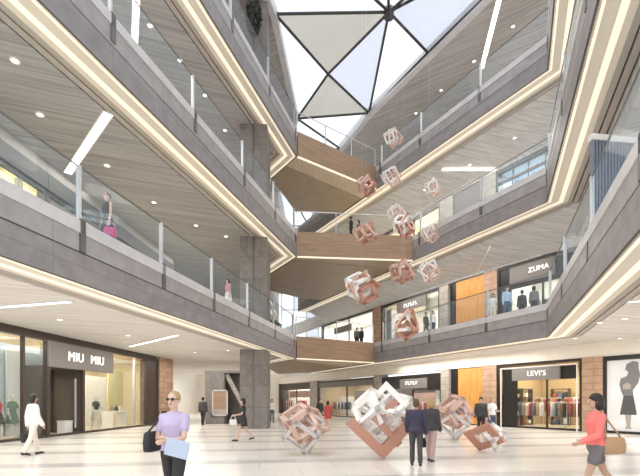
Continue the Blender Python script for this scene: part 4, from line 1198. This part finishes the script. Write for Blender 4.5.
        if glasses:
            g = MB()
            for sd in (-1, 1):
                g.ellipsoid(hc + tr @ Vector((sd * 0.033, -0.096, 0.013)), (0.028, 0.010, 0.020), 12, 6)
                g.tube(hc + tr @ Vector((sd * 0.058, -0.09, 0.018)), hc + tr @ Vector((sd * 0.078, 0.0, 0.012)), 0.005, 0.005, 6)
            g.tube(hc + tr @ Vector((-0.012, -0.1, 0.018)), hc + tr @ Vector((0.012, -0.1, 0.018)), 0.004, 0.004, 6)
            o = g.build('sunglasses', M['black'], root, True); o.scale = (s, s, s)
    mw = Matrix.Translation(Vector(loc)) @ Matrix.Rotation(heading, 4, 'Z') @ Matrix.Scale(s, 4)
    root_info = {'hand': [mw @ (a[2] + a[3] * 0.08) for a in arm], 'wrist': [mw @ a[2] for a in arm], 'shoulder': [mw @ a[0] for a in arm], 'hip': [mw @ l[0] for l in lg], 'root': root}
    return root_info

def at(u, Y): return ((u - 320) / F * Y, Y)

def sagbag(loc, rz, w, h, d, m_, label, strap_to=None, name='shoulder_bag'):
    r = empty(name, tuple(loc), rz); tag(r, label, 'bag')
    mb = MB(); rg = []
    for z, k in ((0, 0.8), (0.02, 0.95), (h * 0.5, 1.0), (h * 0.9, 0.9), (h, 0.75)):
        rg.append([Vector((w / 2 * k * math.copysign(abs(math.cos(t)) ** 0.45, math.cos(t)), d / 2 * k * math.copysign(abs(math.sin(t)) ** 0.6, math.sin(t)), z)) for t in [2 * math.pi * (i + 0.5) / 18 for i in range(18)]])
    mb.rings(rg); mb.build('body', m_, r, True)
    mb = MB()
    if strap_to is not None:
        inv = (Matrix.Translation(Vector(loc)) @ Matrix.Rotation(rz, 4, 'Z')).inverted()
        tp = inv @ Vector(strap_to)
        for sx in (-1, 1):
            mb.tube((sx * w * 0.36, 0, h * 0.93), tp + Vector((0, sx * 0.02, 0)), 0.013, 0.013, 6, roundcap=True)
    else:
        for i in range(10):
            t0 = math.pi * i / 10; t1 = math.pi * (i + 1) / 10
            mb.tube((w * 0.33 * math.cos(t0), 0, h * 0.92 + 0.16 * math.sin(t0)), (w * 0.33 * math.cos(t1), 0, h * 0.92 + 0.16 * math.sin(t1)), 0.01, n=6)
    mb.build('strap', m_, r)
    return r

BLK = pm('black', (0.022, 0.021, 0.022)); WHT = pm('white', (0.82, 0.80, 0.77)); NAVY = pm('navy', (0.045, 0.04, 0.075)); CRM = pm('cream', (0.75, 0.68, 0.55))
LIL = pm('lilac', (0.50, 0.42, 0.60)); COR = pm('coral', (0.86, 0.20, 0.18)); GRY = pm('grey', (0.16, 0.15, 0.15)); DEN = pm('denim', (0.08, 0.11, 0.19)); PNK = pm('pink', (0.72, 0.30, 0.42))
RED = pm('red', (0.50, 0.06, 0.10)); LBL = pm('light_blue', (0.42, 0.55, 0.72)); TAN = pm('tan', (0.45, 0.30, 0.20)); GRN = pm('green', (0.16, 0.24, 0.18)); CHA = pm('charcoal', (0.06, 0.055, 0.06))

# woman with sunglasses, near, walking towards the camera
x, y = at(174, 5.6)
p = person((x, y, 0), R(-8), 1.67, legs=((14, 6), (-10, 14)), arms=((22, 6, 62, 30), (5, 14, 92, 52)), hair=('bun', 'blond'), top=LIL, sleeves='short', trousers=(BLK,), glasses=True, vox=0.009,
           label='blond person in lilac top and sunglasses walking with a blue folder', shoes=(0.04, 0.035, 0.03))
sagbag((x - 0.30, y + 0.05, 0.89), R(80), 0.34, 0.26, 0.12, BLK, 'black shoulder bag hanging at the side of the person in sunglasses', strap_to=(p['shoulder'][1].x + 0.01, p['shoulder'][1].y, p['shoulder'][1].z + 0.075))
h = p['hand'][0]
fo = empty('folder', (h.x + 0.17, h.y - 0.05, h.z - 0.03), R(6)); tag(fo, 'pale blue paper folder held by the person in sunglasses', 'folder'); 
for nm, zz in (('cover', 0.0), ('cover', 0.014)):
    mb = MB(); mt = Matrix.Rotation(R(16), 4, 'Y') @ Matrix.Rotation(R(25), 4, 'X')
    mb.box(-0.10, 0.18, zz - 0.02, zz - 0.012, -0.15, 0.09, 0, mt); mb.build(nm, pm('folder_blue', (0.50, 0.58, 0.74)), fo)
mb = MB(); mb.box(-0.09, 0.17, -0.012, -0.006, -0.145, 0.085, 0, mt); mb.build('sheets', WHT, fo)

# woman in white near the boutique, seen from behind
x, y = at(33, 12.3)
p = person((x, y, 0), R(150), 1.74, legs=((14, 4), (-14, 12)), arms=((-8, 10, 12, 0), (6, 10, 20, 0)), hair=('bob', 'black'), top=WHT, sleeves='long', jacket=(WHT), trousers=(pm('ivory', (0.78, 0.72, 0.64)),),
           label='dark haired person in white jacket and ivory trousers walking past the boutique windows', skin='tan')
h = p['hand'][0]; sagbag((h.x, h.y, h.z - 0.42), R(60), 0.36, 0.28, 0.15, BLK, 'black handbag carried by the person in the white jacket', name='handbag')

# far dark figure in the west passage
x, y = at(203, 27.5)
person((x, y, 0), R(170), 1.78, 'm', legs=((8, 3), (-8, 8)), hair=('short', 'black'), top=BLK, sleeves='long', jacket=(CHA), trousers=(BLK,), label='person in black standing in the passage beside the stone kiosk', vox=0.016)

# woman in black dress near the column
x, y = at(243, 16.7)
p = person((x, y, 0), R(-70), 1.68, legs=((22, 4), (-20, 18)), arms=((20, 8, 60, 10), (-10, 8, 20, 0)), hair=('bob', 'black'), top=BLK, sleeves='short', skirt=(BLK, 0.58, 0.03), label='person in black dress walking before the grey column', vox=0.014)
h = p['hand'][0]; sagbag((h.x, h.y, h.z - 0.36), R(20), 0.28, 0.22, 0.12, WHT, 'white handbag carried by the person in the black dress', name='handbag')

# couple seen from behind at the big sculpture
x, y = at(416, 10.3)
person((x, y, 0), R(172), 1.58, 'm', legs=((6, 2), (-10, 6)), arms=((8, 8, 25, 10), (0, 10, 15, 0)), hair=('short', 'brown'), top=NAVY, sleeves='long', jacket=(NAVY), trousers=(CHA,), label='person in navy jacket and charcoal trousers beside the largest sculpture', skin='tan')
x, y = at(431, 10.95)
p = person((x, y, 0), R(150), 1.60, legs=((10, 2), (-12, 10)), arms=((0, 10, 20, 0), (0, 8, 30, 0)), hair=('bob', 'blond'), top=BLK, sleeves='long', jacket=(CHA), trousers=(pm('rose', (0.50, 0.36, 0.34)),), label='fair haired person in charcoal jacket and rose trousers walking next to the navy jacket')
h = p['hand'][0]; sagbag((h.x + 0.02, h.y, h.z - 0.38), R(40), 0.30, 0.24, 0.12, BLK, 'black handbag of the fair haired person by the largest sculpture', name='handbag')

# pair by the denim shop
x, y = at(481, 19.2)
person((x, y, 0), R(-20), 1.70, 'm', legs=((5, 2), (-6, 4)), hair=('short', 'brown'), top=WHT, sleeves='long', jacket=(CHA), trousers=(BLK,), label='person in dark suit standing before the amber panel', vox=0.014)
x, y = at(492, 18.6)
p = person((x, y, 0), R(25), 1.72, legs=((8, 2), (-8, 8)), arms=((18, 8, 70, 25), (0, 8, 15, 0)), hair=('bob', 'blond'), top=WHT, sleeves='short', trousers=(DEN,), label='person in white top and jeans next to the dark suit', vox=0.014)

# woman in coral
x, y = at(596, 6.5)
p = person((x, y, 0), R(-98), 1.67, legs=((20, 8), (-22, 14)), arms=((12, 6, 55, 0), (-14, 8, 18, 0)), hair=('bob', 'black'), top=COR, sleeves='long', trousers=(GRY, 0.55), label='dark haired person in coral top and grey shorts passing the poster', vox=0.009, skin='tan')
sagbag((x + 0.20, y - 0.10, 0.76), R(15), 0.40, 0.25, 0.14, TAN, 'tan shoulder bag at the hip of the person in coral', strap_to=(p['shoulder'][0].x, p['shoulder'][0].y, p['shoulder'][0].z + 0.08))

# people in the far part of the ground floor
x, y = at(328, 23.8)
person((x, y, 0), R(160), 1.55, legs=((10, 3), (-10, 8)), hair=('bob', 'black'), top=RED, sleeves='long', skirt=(RED, 0.62, 0.04), label='person in red coat on the floor before the cream lit shop', vox=0.016)
x, y = at(320, 30.0)
person((x, y, 0), R(30), 1.68, 'm', legs=((8, 3), (-8, 8)), hair=('short', 'black'), top=BLK, sleeves='long', trousers=(CHA,), label='person in black walking behind the red coat', vox=0.018)
x, y = at(272, 31.0)
person((x, y, 0), R(10), 1.68, legs=((8, 3), (-8, 8)), hair=('long', 'brown'), top=WHT, sleeves='long', trousers=(DEN,), label='person in white shirt just beyond the grey column', vox=0.018)

# upper floors
x, y = at(107, 12.4)
p = person((x, y, 5.82), R(-30), 1.72, legs=((4, 2), (-4, 3)), arms=((4, 5, 8, 0), (0, 8, 10, 0)), hair=('bun', 'black'), top=BLK, sleeves='none', skirt=(BLK, 0.55, 0.02), label='person in sleeveless black dress behind the west second storey balustrade', glasses=True)
h = p['hand'][0]; sagbag((h.x + 0.05, h.y, h.z - 0.40), R(10), 0.36, 0.28, 0.16, pm('magenta', (0.50, 0.06, 0.20)), 'magenta bag held by the person in the sleeveless black dress', name='handbag')
x, y = at(228, 21.0)
p = person((x, y, 5.82), R(-50), 1.70, legs=((6, 2), (-6, 4)), hair=('bob', 'black'), top=PNK, sleeves='short', skirt=(WHT, 0.6, 0.03), label='person in pink top behind the west balustrade near the grey column', vox=0.014)
h = p['hand'][1]; sagbag((h.x - 0.08, h.y, h.z - 0.36), R(20), 0.26, 0.22, 0.12, BLK, 'black bag of the person in the pink top', name='handbag')
x, y = at(507, 22.6)
person((x, y, 5.82), R(10), 1.74, 'm', hair=('short', 'black'), top=LBL, sleeves='long', trousers=(DEN,), label='person in light blue shirt behind the east second storey balustrade', vox=0.014)
x, y = at(493, 23.6)
person((x, y, 5.82), R(-20), 1.62, hair=('bob', 'brown'), top=WHT, sleeves='short', trousers=(CRM,), label='person in white shirt and cream trousers near the timber pier upstairs', vox=0.016)
x, y = at(522, 23.2)
person((x, y, 5.82), R(160), 1.70, hair=('short', 'black'), top=BLK, sleeves='long', trousers=(BLK,), label='person in black before the ZUMA shop window', vox=0.016)
x, y = at(534, 22.2)
person((x, y, 5.82), R(150), 1.66, hair=('bob', 'black'), top=GRY, sleeves='long', trousers=(BLK,), label='person in grey top before the ZUMA shop window', vox=0.016)
x, y = at(426, 29.0)
person((x, y, 5.82), R(40), 1.70, 'm', hair=('short', 'black'), top=CHA, sleeves='long', trousers=(BLK,), label='person in charcoal by the olive sign shop upstairs', vox=0.018)
x, y = at(433, 28.4)
person((x, y, 5.82), R(-30), 1.66, hair=('bob', 'black'), top=WHT, sleeves='long', trousers=(BLK,), label='person in white top and black trousers by the olive sign shop upstairs', vox=0.018)
x, y = at(357, 35.2)
person((x, y, 5.82), R(20), 1.72, 'm', hair=('short', 'black'), top=GRY, sleeves='long', trousers=(BLK,), label='person in grey before the bright white shop upstairs', vox=0.018)
x, y = at(361.5, 34.8)
person((x, y, 5.82), R(-40), 1.66, hair=('bob', 'black'), top=BLK, sleeves='long', trousers=(BLK,), label='person in black before the bright white shop upstairs', vox=0.018)
x, y = at(351, 29.0)
person((x, y, 12.24), R(100), 1.74, 'm', hair=('short', 'black'), top=BLK, sleeves='long', trousers=(BLK,), label='person in black standing on the middle footbridge', vox=0.016)
x, y = at(358.5, 29.4)
person((x, y, 12.24), R(-80), 1.66, hair=('bob', 'black'), top=GRY, sleeves='long', trousers=(BLK,), label='person in grey standing on the middle footbridge', vox=0.016)

# mannequins in the boutique windows
def mannequin(u, yd, rz, label, **kw):
    q = s1.world(u, yd, 0.03)
    return person(tuple(q), s1.yaw + rz, 1.78, label=label, cat='mannequin', name='mannequin', dummy=True, vox=0.014, **kw)
mannequin(12.5, 0.55, R(5), 'mannequin in green dress before the white display backdrop', top=GRN, sleeves='short', skirt=(GRN, 0.6, 0.06), arms=((20, 14, 60, 20), (0, 14, 20, 0)))
mannequin(-2.5, 0.6, R(-10), 'mannequin in red top beside the green dress', top=RED, sleeves='none', skirt=(CHA, 0.6, 0.04))
mannequin(96, 0.6, R(-5), 'mannequin in black top and cream skirt in the warm lit boutique window', top=BLK, sleeves='short', skirt=(CRM, 0.5, 0.06), arms=((10, 16, 70, 30), (0, 14, 30, 0)))

# ------------------------------------------------------------------ open cube sculptures
def cube_frame(mb, c, a, bar, rot, tk=None):
    """the twelve flat bars of an open cube"""
    tk = tk or bar
    h = a / 2; mt = Matrix.Translation(Vector(c)) @ rot.to_4x4()
    k = bar / 2
    for i in (-1, 1):
        for j in (-1, 1):
            cx, cy = i * (h - k), j * (h - k)
            mb.box(-h, h, cx - k, cx + k, cy - k, cy + k, 0, mt)
            mb.box(cx - k, cx + k, -h, h, cy - k, cy + k, 0, mt)
            mb.box(cx - k, cx + k, cy - k, cy + k, -h, h, 0, mt)
def square_frame(mb, c, a, bar, t, rot):
    h = a / 2; mt = Matrix.Translation(Vector(c)) @ rot.to_4x4()
    for i in (-1, 1):
        mb.box(-h, h, -t / 2, t / 2, i * (h - bar / 2) - bar / 2, i * (h - bar / 2) + bar / 2, 0, mt)
        mb.box(i * (h - bar / 2) - bar / 2, i * (h - bar / 2) + bar / 2, -t / 2, t / 2, -h + bar, h - bar, 0, mt)
def corner_frame(mb, c, a, bar, t, rot):
    h = a / 2; mt = Matrix.Translation(Vector(c)) @ rot.to_4x4()
    mb.box(-h, h, -t / 2, t / 2, -h, -h + bar, 0, mt)
    mb.box(h - bar, h, -t / 2, t / 2, -h + bar, h, 0, mt)
def rotm(a, b, c): return Euler((R(a), R(b), R(c))).to_matrix()

def sculpture(loc, label, frames, group, cable=None, ground=False, cat='sculpture'):
    built = []
    for kind, c, a, bar, rot, mk in frames:
        mb = MB()
        if kind == 'cube': cube_frame(mb, c, a, bar, rotm(*rot))
        elif kind == 'corner': corner_frame(mb, c, a, bar, bar * 0.9, rotm(*rot))
        else: square_frame(mb, c, a, bar, bar * 0.45, rotm(*rot))
        built.append((mb, mk))
    dzz = -min(p.z for mb, _ in built for p in mb.v) if ground else 0.0
    r = empty('sculpture', (loc[0], loc[1], loc[2]), 0); tag(r, label, cat, group)
    for mb, mk in built:
        mb.v = [p + Vector((0, 0, dzz)) for p in mb.v]
        o = mb.build('open_frame', M[mk], r)
        o['label'] = {'copper': 'copper open frame', 'copper_light': 'rose copper open frame', 'sculpt_white': 'white open frame', 'sculpt_grey': 'silver open frame'}[mk]
    if cable:
        mb = MB(); mb.tube((0, 0, 0), (0, 0, cable - loc[2]), 0.0025, n=6); mb.build('cable', M['steel'], r)
    return r
GS = 'open frame floor sculptures'
x, y = at(384, 11.6)
sculpture((x, y, 0), 'largest copper and white open frame sculpture on the floor, beside the navy jacket', [
    ('corner', (-0.10, -0.25, 0.90), 1.34, 0.26, (6, 43, 10), 'copper'), ('corner', (0.36, -0.12, 0.98), 1.0, 0.17, (6, 138, 8), 'copper'), ('square', (-0.02, 0.15, 0.80), 0.95, 0.16, (8, 45, -24), 'sculpt_white'),
    ('cube', (-0.22, 0.25, 1.22), 0.80, 0.13, (50, 20, 35), 'sculpt_white'), ('cube', (0.36, 0.2, 1.18), 0.76, 0.13, (20, 50, 60), 'sculpt_white'),
    ('square', (0.08, 0.0, 1.42), 0.86, 0.15, (10, 45, -22), 'sculpt_white'), ('square', (-0.45, 0.1, 1.1), 0.85, 0.13, (25, 60, -30), 'sculpt_white')], GS, ground=True)
x, y = at(304, 12.4)
sculpture((x, y, 0), 'silver and rose copper open frame sculpture on the floor, nearest the grey column', [
    ('cube', (0, 0, 0.52), 0.80, 0.09, (40, 35, 10), 'sculpt_grey'), ('cube', (-0.12, 0, 0.74), 0.78, 0.13, (20, 55, 40), 'copper_light'), ('cube', (0.14, 0.05, 0.68), 0.74, 0.10, (55, 10, 65), 'copper_light'), ('square', (0.0, 0.0, 0.5), 1.0, 0.07, (20, 40, -35), 'sculpt_grey')], GS, ground=True)
x, y = at(454, 16.8)
sculpture((x, y, 0), 'silver and rose copper open frame sculpture on the floor, before the amber panel', [
    ('cube', (0, 0, 0.6), 0.86, 0.10, (38, 40, 5), 'sculpt_grey'), ('cube', (0.02, 0, 0.95), 0.9, 0.16, (15, 50, 30), 'copper_light'), ('cube', (0.1, 0.1, 0.85), 0.8, 0.12, (55, 15, 70), 'copper_light'), ('square', (0.0, 0.0, 0.55), 1.1, 0.08, (20, 40, -35), 'sculpt_grey')], GS, ground=True)
x, y = at(488, 12.9)
sculpture((x, y, 0), 'low copper and white open frame sculpture in front of the pair by the denim shop', [
    ('square', (-0.12, 0, 0.4), 0.85, 0.2, (60, 40, 25), 'copper'), ('cube', (0.22, 0.1, 0.42), 0.5, 0.11, (40, 35, 60), 'sculpt_white')], GS, ground=True)

GH = 'hanging open frame sculptures'
rndS = random.Random(11)
hang = [(362, 288, 17.5, 1.15, 'mix', 'copper and white hanging sculpture in front of the middle footbridge underside, largest of those hanging'),
        (402, 272, 19.0, 0.92, 'copper', 'copper hanging sculpture just below the end of the middle footbridge'),
        (429, 271, 21.0, 1.1, 'pale', 'pale hanging sculpture beside the copper one below the middle footbridge end'),
        (404, 324, 18.0, 1.1, 'mix', 'copper and white hanging sculpture lowest of all, before the olive sign shop'),
        (366, 234, 20.0, 0.86, 'copper', 'copper hanging sculpture at the top edge of the middle footbridge, beside its two people'),
        (404, 226, 21.0, 0.95, 'mix', 'copper and white hanging sculpture at the east end of the middle footbridge top edge'),
        (430, 233, 23.0, 1.0, 'pale', 'pale hanging sculpture over the east third storey edge beside the footbridge end'),
        (366, 186, 22.0, 0.85, 'copper', 'copper hanging sculpture at the end of the topmost footbridge'),
        (391, 177, 23.0, 1.05, 'pale', 'pale hanging sculpture against the grey fascia of the topmost east balcony'),
        (393, 138, 24.0, 1.0, 'pale', 'pale hanging sculpture highest of all, under the roof edge'),
        (396, 213, 23.5, 0.95, 'pale', 'pale hanging sculpture below the topmost east balcony light cove'),
        (433, 188, 24.5, 1.0, 'pale', 'pale hanging sculpture below the soffit of the topmost east balcony')]
for (u, v, Y, a, kd, lab) in hang:
    x, y = at(u, Y); z = EYE + (HZ - v) * Y / F
    ms = {'mix': ('sculpt_white', 'copper', 'copper_light'), 'copper': ('copper_light', 'copper', 'copper_light'), 'pale': ('sculpt_white', 'copper_light', 'sculpt_white')}[kd]
    if kd == 'pale': a *= 0.85
    bw = 0.11 if kd == 'pale' else 0.16
    rr = lambda: tuple(rndS.uniform(15, 75) for _ in range(3))
    sculpture((x, y, z), lab, [('cube', (-0.12 * a, 0, 0.08 * a), 0.66 * a, bw * a * 0.75, rr(), ms[0]), ('cube', (0.12 * a, 0.05 * a, -0.1 * a), 0.62 * a, bw * a * 0.75, rr(), ms[1]),
        ('square', (0.0, -0.1 * a, 0.0), 0.86 * a, bw * a * 0.7, rr(), ms[2]), ('square', (0.05 * a, 0.05 * a, 0.05 * a), 0.92 * a, bw * a * 0.6, rr(), ms[1])], GH, cable=24.4)

# ------------------------------------------------------------------ light
wd = bpy.data.worlds.new('World'); S.world = wd; wd.use_nodes = True
bg = wd.node_tree.nodes['Background']; bg.inputs['Color'].default_value = (0.93, 0.965, 1.0, 1); bg.inputs['Strength'].default_value = 1.55
sun = bpy.data.lights.new('sun', 'SUN'); sun.energy = 1.2; sun.angle = R(40); sun.color = (1, 0.98, 0.95)
so = bpy.data.objects.new('sun', sun); COL.objects.link(so); so.rotation_euler = (R(18), R(-14), 0)
# the downlight arrays under every balcony
WARM = (1.0, 0.965, 0.92)
for lv, pw in ((2, 520), (3, 360), (4, 360)):
    z = LEV[lv][0] - 0.06
    area_light('downlight_array', (-8.6, 12, z), 3.2, 14, pw, WARM); area_light('downlight_array', (-7.3, 26, z), 4.0, 10, pw * 0.7, WARM)
    zr = z - {2: 0, 3: 0.9, 4: 1.2}[lv]
    area_light('downlight_array', (12.9, 15, zr), 3.0, 10, pw * 0.9, WARM, (0, 0, R(32))); area_light('downlight_array', (8.0, 28, zr), 1.8, 12, pw * 0.7, WARM, (0, 0, R(28)))
area_light('downlight_array', (-8.5, 20, 23.9), 5, 20, 260, WARM); area_light('downlight_array', (13, 24, 23.9), 4, 12, 260, WARM, (0, 0, R(30)))

area_light('passage_fill', (-11, 44, 4.2), 6, 14, 500, WARM)  # added fill light that brightens the west passage; no fixture is modelled there
# ------------------------------------------------------------------ camera
cam = bpy.data.cameras.new('camera'); cam.sensor_width = 36; cam.lens = F / 640 * 36
cam.shift_y = (HZ - 238) / 640.0; cam.clip_end = 300
co_ = bpy.data.objects.new('camera', cam); COL.objects.link(co_); co_.location = (0, 0, EYE); co_.rotation_euler = (R(90), 0, 0)
S.camera = co_
S.view_settings.view_transform = 'Standard'; S.view_settings.look = 'None'; S.view_settings.gamma = 1.0; S.view_settings.use_curve_mapping = False
S.view_settings.exposure = 0.0
S.cycles.use_denoising = True
S.cycles.transparent_max_bounces = 32; S.cycles.max_bounces = 10; S.cycles.diffuse_bounces = 5; S.cycles.sample_clamp_indirect = 6.0
